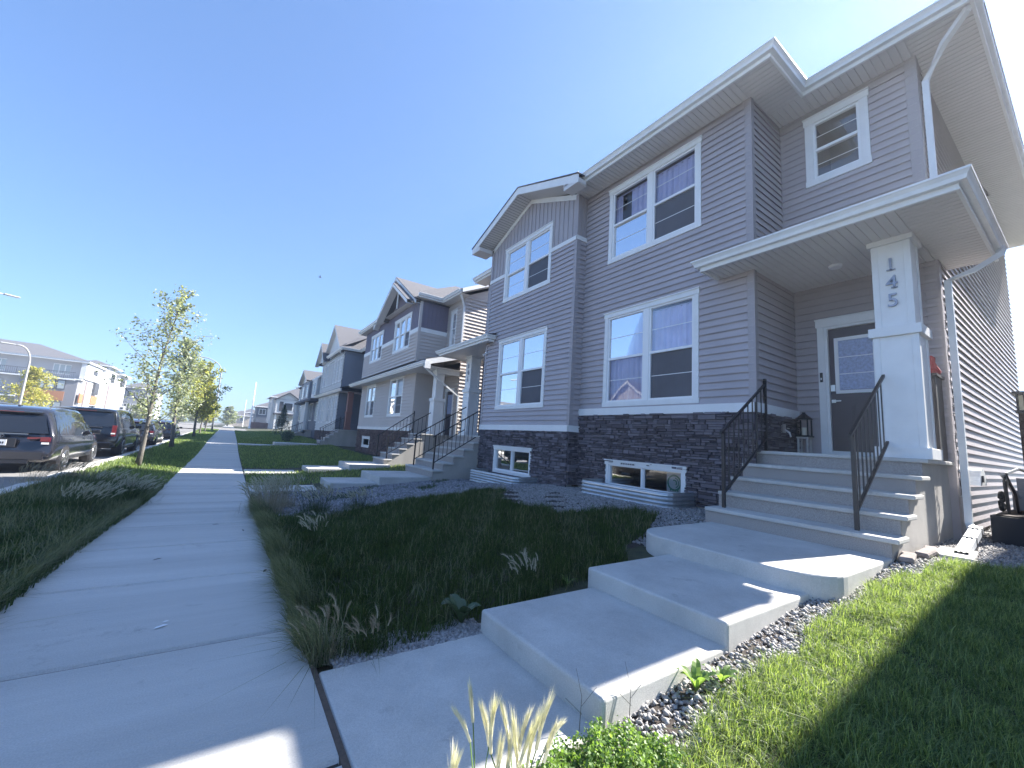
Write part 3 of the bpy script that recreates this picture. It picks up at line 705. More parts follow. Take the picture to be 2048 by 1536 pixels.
    def arc(r0, r1, a0, a1, n=20):
        for k in range(n):
            t0, t1 = math.radians(a0+(a1-a0)*k/n), math.radians(a0+(a1-a0)*(k+1)/n)
            sgn.quad(*[fm.p(cu+r*math.cos(t), cz+r*math.sin(t), -.087) for r, t in ((r0, t0), (r1, t0), (r1, t1), (r0, t1))])
    arc(.13, .165, 30, 390); arc(.09, .11, 100, 250); arc(.04, .065, 60, 230)
    for k in range(4): sgn.quad(*[fm.p(u_, z_, -.086) for u_, z_ in ((cu-.1+k*.055, -.79), (cu-.065+k*.055, -.79), (cu-.065+k*.055, -.75), (cu-.1+k*.055, -.75))])
    sgn.build('sign_print', mat('sign green', (.05, .25, .15), .6), so2)
    return H
HA = house_a()

# ------------------------------------------------------------ the other houses
def mk_sid(name, c): return mat(name, c, .6, var=.05, scale=1)
S_BEI = mk_sid('siding beige grey', (.55, .50, .47)); S_PUR = mat('batten plum grey', (.17, .15, .195), .55, var=.05, scale=1); S_BLU = mk_sid('siding slate', (.22, .235, .275))
S_PALE = mk_sid('siding pale', (.60, .61, .61)); S_DBLU = mk_sid('siding dark blue', (.10, .12, .16)); S_TAN = mk_sid('siding tan', (.48, .42, .36)); S_CHAR = mat('charcoal trim', (.05, .05, .055), .5)

def gable_front(root, x, y0, y1, z0, zp, wm, depth, over=.35, post=False, name='gable_roof', wall=True, fascia=M_WHITE, xo=.45):
    """front gable facing -x: wall triangle, rakes and two roof slopes running back"""
    c = (y0+y1)/2; mb = MB()
    if wall: mb.quad((x, y0, z0), (x, y1, z0), (x, c, zp)).build('gable_wall', wm, root)
    for e in (y0, y1):
        sg = 1 if e > c else -1; ey = e+sg*over; ez = z0-(zp-z0)/(abs(e-c))*over
        rf = MB(); rf.obox((x-xo, c, zp+.16), (depth+xo, 0, 0), (0, ey-c, ez-zp), (0, 0, .04)); r = rf.build(name, M_SHING, root)
        f = MB(); f.obox((x-xo, c, zp-.02), (.03, 0, 0), (0, ey-c, ez-zp), (0, 0, .18)); f.build('rake_fascia', fascia, r)
        f = MB(); f.quad((x-xo+.03, c, zp+.0), (x, c, zp+.0), (x, ey, ez), (x-xo+.03, ey, ez)); f.build('soffit', M_SOF, r)
    if post:
        p = MB(); p.box(x-.06, x, c-.05, c+.05, z0+.1, zp-.05); p.build('king_post', M_WHITE, root)

def house_b():
    H = empty('duplex_house', (13, 26, -1), 'beige and plum duplex with a stepped white-edged gable, next beyond house 145', 'house', 'duplex houses along the sidewalk')
    U, Lw = front(7.3), front(7.55); sb = sidew(17.8); RB = 8.9
    hu = [window(U, 20.78, 23.5, 4.6, 6.56, H, units=3, case=.13, fill='blind', screens=((0, 0),)), window(U, 25.7, 28.35, 4.6, 6.5, H, units=3, case=.13, fill='blind', screens=((0, 0),))]
    siding(U, 19.65, 29.9, 3.75, 5.3, hu, 'wall', S_BEI, H, step=.18, lip=1.75); siding(U, 19.65, 29.9, 5.5, 6.98, hu, 'batten_wall', S_PUR, H, step=.22, vert=True)
    t = MB()
    for a, b in ((19.62, 20.8), (23.5, 25.7), (28.35, 29.93)): U.box(t, a, b, 5.3, 5.52, 0, .04)
    t.build('trim_band', M_WHITE, H)
    su = sidew(19.65); siding(su, 7.3, RB, 3.7, 5.3, [], 'wall', S_BEI, H, step=.18, lip=1.75); siding(su, 7.3, RB, 5.5, 6.98, [], 'batten_wall', S_PUR, H, step=.22, vert=True)
    t = MB(); su.box(t, 7.26, RB, 5.3, 5.52, 0, .041); t.build('trim_band', M_WHITE, H)
    hl = [window(Lw, 21.7, 24.1, .98, 3.26, H, case=.13, fill='blind', screens=((0, 0),)), window(Lw, 26.93, 29.0, .98, 3.16, H, case=.13, fill='blind', screens=((0, 0),))]
    siding(Lw, 20.0, 30.4, .38, 3.4, hl, 'wall', S_BEI, H, step=.18, lip=1.75)
    t = MB(); Lw.box(t, 19.95, 30.45, .2, .38, 0, .045); t.build('trim_band', M_WHITE, H)
    bw = window(Lw, 27.1, 28.9, -1.0, -.28, H, units=1, case=.14, fill='dark', sash=False, grille=0)
    ledge_stone(Lw, 20.0, 30.4, -1.35, .2, [bw], H, m=M_BRICK, hmin=.06, hmax=.12)
    siding(sidew(20.0), 7.55, RB+.3, .1, 3.5, [], 'wall', S_BEI, H, step=.18, lip=1.75)
    r = front(RB); hw = [window(r, 18.55, 19.25, 4.6, 6.6, H, units=1, case=.12, fill='blind', grille=1, cols=2)]
    siding(r, 17.8, 19.65, 3.7, 7.0, hw, 'wall', S_BEI, H, step=.18, lip=1.75)
    siding(sb, RB, 19, -.9, 7.1, [], 'wall', S_BEI, H, step=.18, lip=1.75); siding(front(9.2), 17.8, 20.0, .1, 3.5, [(18.75, 19.75, .1, 2.5)], 'wall', S_BEI, H, step=.18, lip=1.75)
    # gable-end triangle of the side wall
    mb = MB(); mb.quad((RB, 17.8, 7.1), (19, 17.8, 7.1), (14, 17.8, 9.6)).build('gable_wall', S_BEI, H)
    d = MB(); f9 = front(9.2); f9.box(d, 18.75, 18.87, .1, 2.5, -.02, .05); f9.box(d, 19.63, 19.75, .1, 2.5, -.02, .05); f9.box(d, 18.73, 19.77, 2.38, 2.52, -.01, .06); d.build('door_frame', M_WHITE, H)
    d = MB(); f9.box(d, 18.87, 19.63, .12, 2.38, -.06, -.02); D = d.build('door', M_DOOR, H); d = MB(); f9.box(d, 19.0, 19.5, 1.2, 2.2, -.02, -.01); d.build('door_glass', M_FROST, D)
    MB().box(RB-.03, RB+.12, 17.77, 17.92, 3.7, 7.0).build('corner_trim', S_BEI, H); MB().box(7.27, 7.4, 19.6, 19.72, 3.75, 6.98).build('corner_trim', S_BEI, H); MB().box(7.52, 7.65, 19.96, 20.08, .38, 3.4).build('corner_trim', S_BEI, H)
    steps(H, 5.7, .32, 17.95, 19.6, -1.34, 6, .24, 9.2)
    column(H, 7.75, 17.95, .1, 3.2, None, band=1.75, w0=.5, w1=.4)
    railing(H, None, 5.82, 7.45, 19.5, -1.1, .08, n=10, h=1.0); railing(H, None, 5.82, 7.7, 18.05, -1.1, .08, n=10, h=1.0, post=(True, False))
    # long low roof over the ground floor and the porch
    gutter([(6.98, 31.8, 3.42), (6.98, 17.35, 3.42)], H)
    r_ = MB(); r_.obox((6.86, 17.28, 3.44), (2.05, 0, .62), (0, 14.6, 0), (0, 0, .04)); r_.build('porch_roof', M_SHING, H)
    r_ = MB(); r_.obox((6.9, 17.27, 3.2), (2.0, 0, .62), (0, .03, 0), (0, 0, .25)); r_.build('rake_fascia', M_WHITE, H)
    r_ = MB(); r_.quad((6.9, 17.3, 3.2), (9.2, 17.3, 3.2), (9.2, 31.8, 3.2), (6.9, 31.8, 3.2)); r_.build('soffit', M_SOF, H)
    r_ = MB(); r_.box(6.87, 7.15, 17.26, 17.32, 3.05, 3.4); r_.build('eave_return', M_WHITE, H)
    r_ = MB(); s_ = sidew(17.9); s_.box(r_, 7.7, 9.2, 3.0, 3.22, 0, .1); r_.build('beam', M_WHITE, H)
    # main roof and the stepped front gables
    r_ = MB(); A, B_ = (14, 17.2, 9.85), (14, 34.0, 9.85)
    r_.quad((8.38, 17.2, 7.22), (8.38, 34, 7.22), B_, A); r_.quad((19.6, 17.2, 7.22), (19.6, 34, 7.22), B_, A); r_.build('roof', M_SHING, H)
    r_ = MB(); r_.obox((8.4, 17.18, 7.02), (5.6, 0, 2.63), (0, .04, 0), (0, 0, .2)); r_.build('rake_fascia', M_WHITE, H)
    r_ = MB(); r_.quad((8.4, 17.22, 7.03), (14, 17.22, 9.66), (14, 17.8, 9.66), (8.4, 17.8, 7.03)); r_.build('soffit', M_SOF, H)
    gable_front(H, 7.3, 20.0, 26.6, 7.0, 9.05, S_PUR, 7, over=.45, xo=.35)
    gable_front(H, 6.95, 20.2, 24.6, 6.95, 8.3, S_PUR, 1.2, over=.45, post=True, wall=False, xo=.4)
    gutter([(6.95, 30.6, 7.2), (6.95, 24.9, 7.2)], H); gutter([(7.0, 19.3, 7.2), (8.38, 19.3, 7.2), (8.38, 17.3, 7.2)], H)
    r_ = MB(); r_.quad((6.95, 19.3, 7.01), (8.9, 19.3, 7.01), (8.9, 30.6, 7.01), (6.95, 30.6, 7.01)); r_.quad((8.4, 17.3, 7.012), (8.9, 17.3, 7.012), (8.9, 19.3, 7.012), (8.4, 19.3, 7.012)); r_.build('soffit', M_SOF, H)
    r_ = MB(); r_.quad((6.87, 26, 7.22), (6.87, 30.7, 7.22), (11, 30.7, 9.0), (11, 26, 9.0)); r_.build('roof', M_SHING, H); r_ = MB(); r_.quad((6.9, 19.25, 7.22), (8.4, 19.25, 7.22), (12, 21.5, 9.0), (10, 21.5, 9.0)); r_.build('roof', M_SHING, H)
    for xx, zz in ((10.2, 8.55), (11.2, 8.55)):
        v = MB(); v.box(xx, xx+.34, 21.6, 22.1, 8.2, zz+.25); v.box(xx-.04, xx+.38, 21.55, 22.15, zz+.25, zz+.3); v.build('roof_vent', S_CHAR, H)
    downspout(H, [(8.5, 17.5, 7.1), (8.5, 17.5, 6.95), (8.84, 17.74, 6.5), (8.84, 17.74, 4.1)]); downspout(H, [(6.9, 17.6, 3.32), (7.0, 17.6, 3.15), (7.9, 17.7, 2.6), (8.9, 17.74, 2.0), (8.95, 17.74, -.8)])
    k = MB(); k.quad((19, 17.8, -1.2), (19, 33.4, -1.2), (19, 33.4, 7.1), (19, 17.8, 7.1)); k.quad((8.9, 33.4, -1.2), (19, 33.4, -1.2), (19, 33.4, 7.1), (8.9, 33.4, 7.1)); k.quad((7.3, 29.9, 3.5), (8.9, 29.9, 3.5), (8.9, 29.9, 7), (7.3, 29.9, 7)); k.quad((8.9, 29.9, -1.2), (8.9, 33.4, -1.2), (8.9, 33.4, 7.1), (8.9, 29.9, 7.1)); k.build('rear_wall', S_BEI, H)
    slab('path_slab', rounded(4.2, 5.9, 17.6, 19.6, .05, ()), -2, -1.34); slab('path_slab', rounded(2.7, 4.3, 17.75, 19.3, .05, ()), -2, -1.54); slab('path', rounded(.66, 2.8, 17.8, 19.2, .05, ()), -2, -1.735)
house_b()

def house_c():
    H = empty('duplex_house', (13, 42, -1), 'slate grey duplex with tall narrow windows, pointed gables and a reddish porch column', 'house', 'duplex houses along the sidewalk')
    U = front(7.3); hs = []
    for a, w_ in ((37.3, .85), (38.5, .85), (39.75, .85), (43.2, .9), (44.7, .9)): hs.append(window(U, a, a+w_, 4.1, 6.4, H, units=1, case=.13, fill='blind'))
    siding(U, 36.5, 46.5, 3.55, 6.75, hs, 'wall', S_PALE, H, step=.28, lip=2.6)
    hl = [window(U, a, a+.9, .6, 3.1, H, units=1, case=.13, fill='blind') for a in (37.5, 38.9, 40.3, 43.0, 44.5)]
    siding(U, 36.9, 46.5, -.1, 3.45, hl, 'wall', S_PALE, H, step=.28, lip=2.6); ledge_stone(U, 36.9, 46.5, -1.1, -.1, [], H, m=M_BRICK, hmin=.1, hmax=.16)
    siding(sidew(36.5), 7.3, 9, 3.5, 6.75, [], 'wall', S_BLU, H, step=.28, lip=2.6); siding(sidew(36.9), 7.3, 9.2, -.1, 3.5, [], 'wall', S_BLU, H, step=.28, lip=2.6)
    siding(front(8.95), 35.1, 36.5, 3.6, 6.8, [], 'wall', S_BLU, H, step=.28, lip=2.6); siding(sidew(35.1), 9, 19, -1, 6.9, [], 'wall', S_BLU, H, step=.28, lip=2.6)
    mb = MB(); mb.box(7.7, 8.1, 35.2, 35.6, .1, 3.2); mb.box(7.65, 8.15, 35.15, 35.65, .1, .3); mb.box(7.65, 8.15, 35.15, 35.65, 1.4, 1.55); mb.build('porch_column', mat('reddish wood', (.25, .12, .10), .6), H)
    steps(H, 6.0, .31, 35.2, 36.8, -1.1, 5, .235, 9.2); railing(H, None, 6.15, 7.6, 36.7, -.85, .08, n=8); railing(H, None, 6.15, 7.6, 35.3, -.85, .08, n=8)
    r_ = MB(); r_.obox((6.86, 34.7, 3.4), (2.1, 0, .6), (0, 12.6, 0), (0, 0, .05)); r_.build('porch_roof', M_SHING, H); gutter([(6.98, 47.2, 3.4), (6.98, 34.8, 3.4)], H)
    r_ = MB(); r_.quad((6.98, 34.8, 3.2), (9.2, 34.8, 3.2), (9.2, 47.2, 3.2), (6.98, 47.2, 3.2)); r_.build('soffit', M_SOF, H)
    d = MB(); front(9.15).box(d, 35.6, 36.5, .1, 2.3, 0, .05); d.build('door', mat('red brown door', (.16, .07, .07), .5), H); siding(front(9.2), 35.1, 36.9, .05, 3.3, [], 'wall', S_BLU, H, step=.28, lip=2.6)
    gable_front(H, 7.3, 37.2, 45.0, 6.85, 9.75, S_PALE, 7, over=.4, xo=.35, fascia=M_GUT)
    gable_front(H, 7.0, 43.4, 47.3, 6.85, 8.6, S_PALE, 3, over=.35, xo=.35, fascia=M_GUT)
    gutter([(6.95, 42.6, 7.0), (6.95, 36.1, 7.0), (8.5, 36.1, 7.0), (8.5, 34.5, 7.0)], H)
    r_ = MB(); r_.quad((8.38, 34.5, 7.02), (8.38, 49, 7.02), (14, 49, 9.9), (14, 34.5, 9.9)); r_.build('roof', M_SHING, H); r_ = MB(); r_.quad((19.6, 34.5, 7.02), (19.6, 49, 7.02), (14, 49, 9.9), (14, 34.5, 9.9)); r_.quad((6.9, 36.05, 7.03), (6.9, 43, 7.03), (9, 43, 8.2), (9, 36.05, 8.2)); r_.quad((6.9, 36.05, 7.03), (8.4, 36.05, 7.03), (11, 38, 8.9), (8.5, 38, 8.5)); r_.build('roof', M_SHING, H)
    v = MB(); v.box(10.4, 10.8, 38.3, 38.9, 8.6, 9.2); v.build('roof_vent', S_CHAR, H)
    k = MB(); k.quad((19, 35.1, -1.2), (19, 48.4, -1.2), (19, 48.4, 7), (19, 35.1, 7)); k.quad((8.9, 48.4, -1.2), (19, 48.4, -1.2), (19, 48.4, 7), (8.9, 48.4, 7)); k.quad((7.3, 46.5, -1), (8.9, 46.5, -1), (8.9, 46.5, 6.8), (7.3, 46.5, 6.8)); k.quad((8.9, 46.5, -1), (8.9, 48.4, -1), (8.9, 48.4, 7), (8.9, 46.5, 7)); k.build('rear_wall', S_BLU, H)
    slab('path', rounded(.66, 3, 35.3, 36.7, .05, ()), -1.6, -1.42); slab('path_slab', rounded(2.9, 6.0, 35.2, 36.8, .05, ()), -1.6, -1.2)
house_c()

def box_house(x0, x1, y0, y1, z0, z1, wall, label, name='house', wins=(), side_wins=(), gable=None, group=None, slope=.5, trim=M_WHITE, along='y', foot=None):
    """a detached house seen from far: walls, hip or gable roof, framed windows"""
    H = empty(name, ((x0+x1)/2, (y0+y1)/2, z0), label, 'house', group)
    siding(front(x0), y0, y1, z0, z1, [], 'wall', wall, H, step=.18); siding(sidew(y0), x0, x1, z0, z1, [], 'wall', wall, H, step=.18)
    k = MB(); k.quad((x1, y0, z0), (x1, y1, z0), (x1, y1, z1), (x1, y0, z1)); k.quad((x0, y1, z0), (x1, y1, z0), (x1, y1, z1), (x0, y1, z1)); k.build('rear_wall', wall, H)
    r_ = MB(); hip_roof(r_, x0-.5, x1+.5, y0-.5, y1+.5, z1, slope, along, *(gable or (False, False))); r_.quad((x0-.5, y0-.5, z1-.02), (x1+.5, y0-.5, z1-.02), (x1+.5, y1+.5, z1-.02), (x0-.5, y1+.5, z1-.02)); r_.build('roof', M_SHING, H)
    MB().sweep([(x0-.5, y1+.5, z1+.02), (x0-.5, y0-.5, z1+.02), (x1+.5, y0-.5, z1+.02)], FASP).build('fascia', trim, H)
    def win(fr, a, b, c, d):
        f = MB(); fr.box(f, a, b, c, c+.12, .02, .08); fr.box(f, a, b, d-.12, d, .02, .08); fr.box(f, a, a+.12, c+.12, d-.12, .02, .08); fr.box(f, b-.12, b, c+.12, d-.12, .02, .08); m_ = (a+b)/2; fr.box(f, m_-.05, m_+.05, c+.12, d-.12, .02, .07)
        o = f.build('window', M_WHITE, H); p = MB(); p.quad(fr.p(a+.1, c+.1, .045), fr.p(b-.1, c+.1, .045), fr.p(b-.1, d-.1, .045), fr.p(a+.1, d-.1, .045)); p.build('pane', M_PANE, o)
    for q in wins: win(front(x0), *q)
    for q in side_wins: win(sidew(y0), *q)
    return H
M_PANE = mat('dark reflective pane', (.04, .05, .06), .08, spec=1.0)

# D: dark blue and white duplex with bay
D_ = box_house(8.0, 18, 49.8, 69, -1.1, 5.9, S_DBLU, 'dark blue and white duplex with jutting upper bays, farthest of the row', 'duplex_house', wins=[(50.6, 52.2, .9, 3.1), (54.5, 56.5, .9, 3.1), (64, 66, .9, 3.1), (50.4, 51.6, 3.9, 5.6), (66, 68, 3.9, 5.6)], group='duplex houses along the sidewalk')
def bay(root, x0, x1, y0, y1, z0, z1, m, wins):
    b = MB(); b.box(x0, x1, y0, y1, z0, z1); o = b.build('bay', m, root)
    for a, b_, c, d in wins:
        f = MB(); fr = front(x0); fr.box(f, a, b_, c, c+.1, .0, .05); fr.box(f, a, b_, d-.1, d, .0, .05); fr.box(f, a, a+.1, c+.1, d-.1, 0, .05); fr.box(f, b_-.1, b_, c+.1, d-.1, 0, .05)
        o2 = f.build('window', M_WHITE, root); p = MB(); p.quad(fr.p(a, c, .02), fr.p(b_, c, .02), fr.p(b_, d, .02), fr.p(a, d, .02)); p.build('pane', M_PANE, o2)
bay(D_, 7.3, 8.0, 54.5, 61.5, 3.4, 5.7, S_BLU, [(55.1, 56.8, 3.7, 5.3), (58.5, 60.3, 3.7, 5.3)]); bay(D_, 7.45, 8.0, 57, 60.5, -.6, 3.0, S_PALE, [])
bay(D_, 7.4, 8.0, 49.9, 53.0, 3.4, 5.7, S_PALE, [(50.3, 51.3, 3.8, 5.3), (51.6, 52.6, 3.8, 5.3)])
gable_front(D_, 7.3, 55, 61.2, 5.8, 7.2, S_PALE, 4, over=.4, fascia=M_WHITE); bx = MB(); bx.box(6.9, 8, 49.6, 62, 3.1, 3.35); bx.build('porch_roof', M_SHING, D_)
for yy in (53.4, 61.8, 63.5): bx = MB(); bx.box(7.0, 7.3, yy, yy+.3, -.6, 3.1); bx.build('porch_column', M_WHITE, D_)
steps(D_, 5.6, .35, 53.4, 54.9, -1.2, 5, .2, 8.0); railing(D_, None, 5.7, 7.3, 53.5, -1.0, -.2, n=8); railing(D_, None, 5.7, 7.3, 54.8, -1.0, -.2, n=8)
# E: pale gabled house facing the camera across the side street
E_ = box_house(6.1, 15, 90, 100, -.85, 5.6, S_PALE, 'pale two-storey house with dark shutters and a dark-edged front gable facing the street corner', wins=[(93, 95, 3, 4.6)], side_wins=[(7.6, 9.3, 2.9, 4.5), (7.2, 8.6, -.2, 1.6)], along='x', gable=(False, False))
def gable_side(root, y, x0, x1, z0, zp, wm, depth, over=.35, fascia=S_CHAR):
    c = (x0+x1)/2; MB().quad((x0, y, z0), (x1, y, z0), (c, y, zp)).build('gable_wall', wm, root)
    for e in (x0, x1):
        sg = 1 if e > c else -1; ex = e+sg*over; ez = z0-(zp-z0)/abs(e-c)*over
        rf = MB(); rf.obox((c, y-.4, zp+.14), (0, depth+.4, 0), (ex-c, 0, ez-zp), (0, 0, .05)); r = rf.build('gable_roof', M_SHING, root)
        f = MB(); f.obox((c, y-.4, zp-.06), (0, .04, 0), (ex-c, 0, ez-zp), (0, 0, .2)); f.build('rake_fascia', fascia, r)
b = MB(); b.box(6.6, 10.6, 88.6, 90, 2.5, 5.2); b.build('bay', S_PALE, E_); gable_side(E_, 88.6, 6.6, 10.6, 5.1, 6.4, S_PALE, 4)
f = MB(); f.box(7.9, 9.5, 88.53, 88.6, 3.0, 4.6); o = f.build('window', M_WHITE, E_); p = MB(); p.box(8.02, 9.38, 88.5, 88.53, 3.12, 4.48); p.build('pane', M_PANE, o)
for xx in (7.2, 9.65): f = MB(); f.box(xx, xx+.6, 88.54, 88.6, 2.9, 4.7); f.build('shutter', S_CHAR, E_)
f = MB(); f.box(6.4, 10.8, 87.8, 90, 2.2, 2.45); f.build('porch_roof', M_SHING, E_)
for xx in (6.6, 8.5, 10.3): f = MB(); f.box(xx, xx+.3, 88, 88.3, -.85, 2.2); f.build('porch_column', M_WHITE, E_)
box_house(4.6, 9.6, 110, 120, -.85, 4.3, S_DBLU, 'dark blue two-storey house with a pale hip roof behind the brown fence', side_wins=[(5.0, 6.4, 2.4, 3.7), (7.3, 8.4, 2.2, 3.4)], slope=.45)
box_house(-.2, 5.0, 150, 160, -.9, 2.6, S_TAN, 'low tan house behind the tall white pole at the end of the street', side_wins=[(.3, 1.4, .8, 2), (2.2, 3.4, .8, 2)])
box_house(3.0, 8.2, 172, 180, -.9, 4.2, S_BLU, 'far grey house at the end of the street above the fence')
# fence across the side street
def fence():
    F = empty('wooden_fence', (8, 93.5, -.8), 'tall brown board fence around the corner yard behind the white pole', 'fence')
    mb = MB(); x = 3.0
    while x < 7.2: mb.box(x, x+.14, 93.4, 93.44, -.8, .52+random.uniform(-.01, .01)); x += .15
    mb.build('boards', mat('brown fence', (.20, .11, .09), .8, var=.2, scale=3, island=.25), F)
    for k in range(4): MB().box(3.0+k*1.35, 3.12+k*1.35, 93.3, 93.4, -.85, .62).build('post', mat('brown fence post', (.17, .095, .08), .8), F)
fence()

# house to the camera's right (its shadow falls over the near lawn) and one over the road that the windows mirror
N_ = box_house(7.6, 19, -13.6, -1.3, -1.1, 7.1, M_SID, 'grey-mauve duplex next to house 145 on the near side of the side yard', 'duplex_house', wins=[(-12, -10, 4.7, 6.6), (-7, -4.6, 4.7, 6.6), (-12, -10, 1, 3.3), (-7, -4.6, 1, 3.3)], group='duplex houses along the sidewalk')
O_ = box_house(-34, -25, 26, 42, -1.4, 5.0, S_TAN, 'tan house with twin white-edged gables over the road', wins=())
def gable_east(root, x, y0, y1, z0, zp, wm):
    c = (y0+y1)/2; MB().box(x-1, x, y0, y1, -1.4, z0).build('bay', wm, root); MB().quad((x, y0, z0), (x, y1, z0), (x, c, zp)).build('gable_wall', wm, root)
    for e in (y0-.5, y1+.5):
        rf = MB(); rf.obox((x+.4, c, zp+.2), (-6, 0, 0), (0, e-c, -(zp-z0)-.3), (0, 0, .05)); r = rf.build('gable_roof', M_SHING, root)
        f = MB(); f.obox((x+.4, c, zp-.1), (-.05, 0, 0), (0, e-c, -(zp-z0)-.3), (0, 0, .3)); f.build('rake_fascia', M_WHITE, r)
    p = MB(); p.box(x, x+.08, c-.12, c+.12, z0-1, zp-.1); p.box(x, x+.08, y0+.8, y1-.8, z0+.5, z0+.7); p.build('gable_trim', M_WHITE, root)
gable_east(O_, -24.5, 29.5, 36.5, 5.0, 8.2, S_TAN); gable_east(O_, -23.8, 34.8, 39.5, 4.6, 6.8, S_TAN)

# apartment block over the side street
def apartment():
    A = empty('apartment_building', (-30, 100, -1.2), 'three-storey grey apartment block with orange panels, balconies and a sunlit white end wall', 'building')
    X, Y = -20.0, 90.0; G = mat('apartment grey', (.46, .46, .48), .7, var=.04, scale=1); Wt = mat('apartment white', (.62, .63, .64), .6, var=.04, scale=1); OR = mat('orange panel', (.40, .17, .07), .6, var=.05, scale=1); ST = mat('apartment ledge stone', (.30, .25, .25), .9, var=.35, scale=6, bump=.5, bscale=8)
    s = sidew(Y)
    MB().box(-60, X-.02, Y, Y+30, -1.3, 8.0).build('wall', G, A)
    # projecting corner pavilion
    MB().box(-26.0, X, Y-1.2, Y, -1.3, 5.0).build('corner_wall', mat('apartment dark grey', (.22, .22, .24), .6), A)
    MB().box(X-.02, X+.6, Y-1.0, Y+8, 5.3, 8.0).build('end_wall', Wt, A); MB().box(X-.02, X+.3, Y, Y+30, -1.3, 8.2).build('end_wall', Wt, A)
    MB().box(X+.1, X+.9, Y+10, Y+17, -1.3, 8.7).build('end_tower', Wt, A); MB().box(X+.1, X+.7, Y+20, Y+27, -1.3, 8.2).build('end_tower', Wt, A)
    MB().box(X+.3, X+.5, Y+1.2, Y+2.6, -1.3, 5.0).build('stone_pier', ST, A); MB().box(X+.9, X+1.1, Y+12, Y+14.4, -1.3, 5.4).build('stone_pier', ST, A)
    for y0, y1 in ((Y-.9, Y+.9), (Y+5.5, Y+9.2), (Y+17.3, Y+19.7)):
        MB().box(X+.3, X+.42, y0, y1, 1.6, 3.0).build('orange_panel', OR, A)
    for y0, z0, z1 in ((Y+5.5, 3.2, 5.2), (Y+5.5, -.6, 1.4), (Y+13, 6.0, 7.6), (Y+3.0, 6.3, 7.0), (Y+22, 6, 7.6)):
        f = MB(); f.box(X+.3, X+1.0 if y0 > Y+9 else X+.62, y0, y0+2.6, z0, z1); o = f.build('window', S_CHAR, A)
    # camera-facing front
    t = MB(); s.box(t, -25.6, -21.2, 1.7, 3.1, 1.2, 1.25); t.build('orange_panel', OR, A)
    for z0, z1 in ((3.4, 4.8), (-.4, 1.5)):
        for k in range(4):
            f = MB(); s.box(f, -25.3+k*1.05, -24.4+k*1.05, z0, z1, 1.2, 1.27); o = f.build('window', S_CHAR, A); p = MB(); s.box(p, -25.2+k*1.05, -24.5+k*1.05, z0+.1, z1-.1, 1.27, 1.28); p.build('pane', mat('pale pane', (.35, .40, .42), .1, spec=.9), o)
    MB().box(-26.1, X+.4, Y-1.35, Y, 5.0, 5.2).build('ledge', M_WHITE, A)
    def wn(a, b, c, d, n0=0):
        f = MB(); s.box(f, a, b, c, d, n0, n0+.08); o = f.build('window', M_WHITE, A); m_ = (b-a)/3
        for k in range(3): p = MB(); s.box(p, a+.1+k*m_, a+m_-.02+k*m_, c+.12, d-.12, n0+.08, n0+.09); p.build('pane', mat('pale pane', (.35, .40, .42), .1, spec=.9), o)
    wn(-23.2, -21.3, 5.75, 7.3); 
    for a in (-29.6, -32.5, -36.5): wn(a, a+1.7, 5.4, 7.2); wn(a, a+1.7, 2.3, 4.2); wn(a, a+1.7, -.8, 1.2)
    MB().box(-31.5, -30, Y-.1, Y, -1.3, 5.0).build('stone_pier', ST, A)
    for z in (5.05, 2.0):
        MB().box(-60, -20.3 if z > 3 else -26, Y-1.4, Y, z-.15, z+.02).build('balcony', M_GUT, A)
        r_ = MB(); x0 = -36; x1 = -20.4 if z > 3 else -26.2
        r_.box(x0, x1, Y-1.38, Y-1.34, z+1.0, z+1.06); r_.box(x0, x1, Y-1.37, Y-1.35, z+.12, z+.16)
        x = x0
        while x < x1: r_.box(x, x+.05, Y-1.38, Y-1.34, z, z+1.05); x += 1.6
        x = x0
        while x < x1: r_.box(x, x+.02, Y-1.37, Y-1.35, z+.15, z+1.0); x += .2
        r_.build('balcony_rail', M_BLK, A)
    MB().box(-60, X+.9, Y-1.3, Y-1.25, 7.75, 8.05).build('fascia', M_WHITE, A); MB().box(X+.85, X+.9, Y-1.25, Y+9, 7.75, 8.05).build('fascia', M_WHITE, A)
    MB().box(-60, X+.85, Y-1.25, Y+31, 7.9, 8.0).build('soffit', M_SOF, A)
    r_ = MB(); z = 8.05
    r_.quad((-62, Y-1.35, z), (X+.95, Y-1.35, z), (X-7, Y+7, z+2.6), (-55, Y+10, z+3.4)); r_.quad((X+.95, Y-1.35, z), (X+.95, Y+31, z), (X-7, Y+24, z+2.6), (X-7, Y+7, z+2.6)); r_.quad((-55, Y+10, z+3.4), (X-7, Y+7, z+2.6), (X-7, Y+24, z+2.6), (-55, Y+24, z+3.4)); r_.build('roof', M_SHING, A)
    r_ = MB(); hip_roof(r_, X-4, X+1.5, Y+9.4, Y+17.6, 8.7, .35, 'y'); r_.build('tower_roof', M_SHING, A); MB().box(X-3, X+1.52, Y+9.3, Y+17.7, 8.5, 8.7).build('fascia', M_WHITE, A)
    r_ = MB(); hip_roof(r_, X-4, X+1.4, Y+19.4, Y+27.6, 8.2, .35, 'y'); r_.build('tower_roof', M_SHING, A); MB().box(X-3, X+1.42, Y+19.3, Y+27.7, 8.0, 8.2).build('fascia', M_WHITE, A)
apartment()
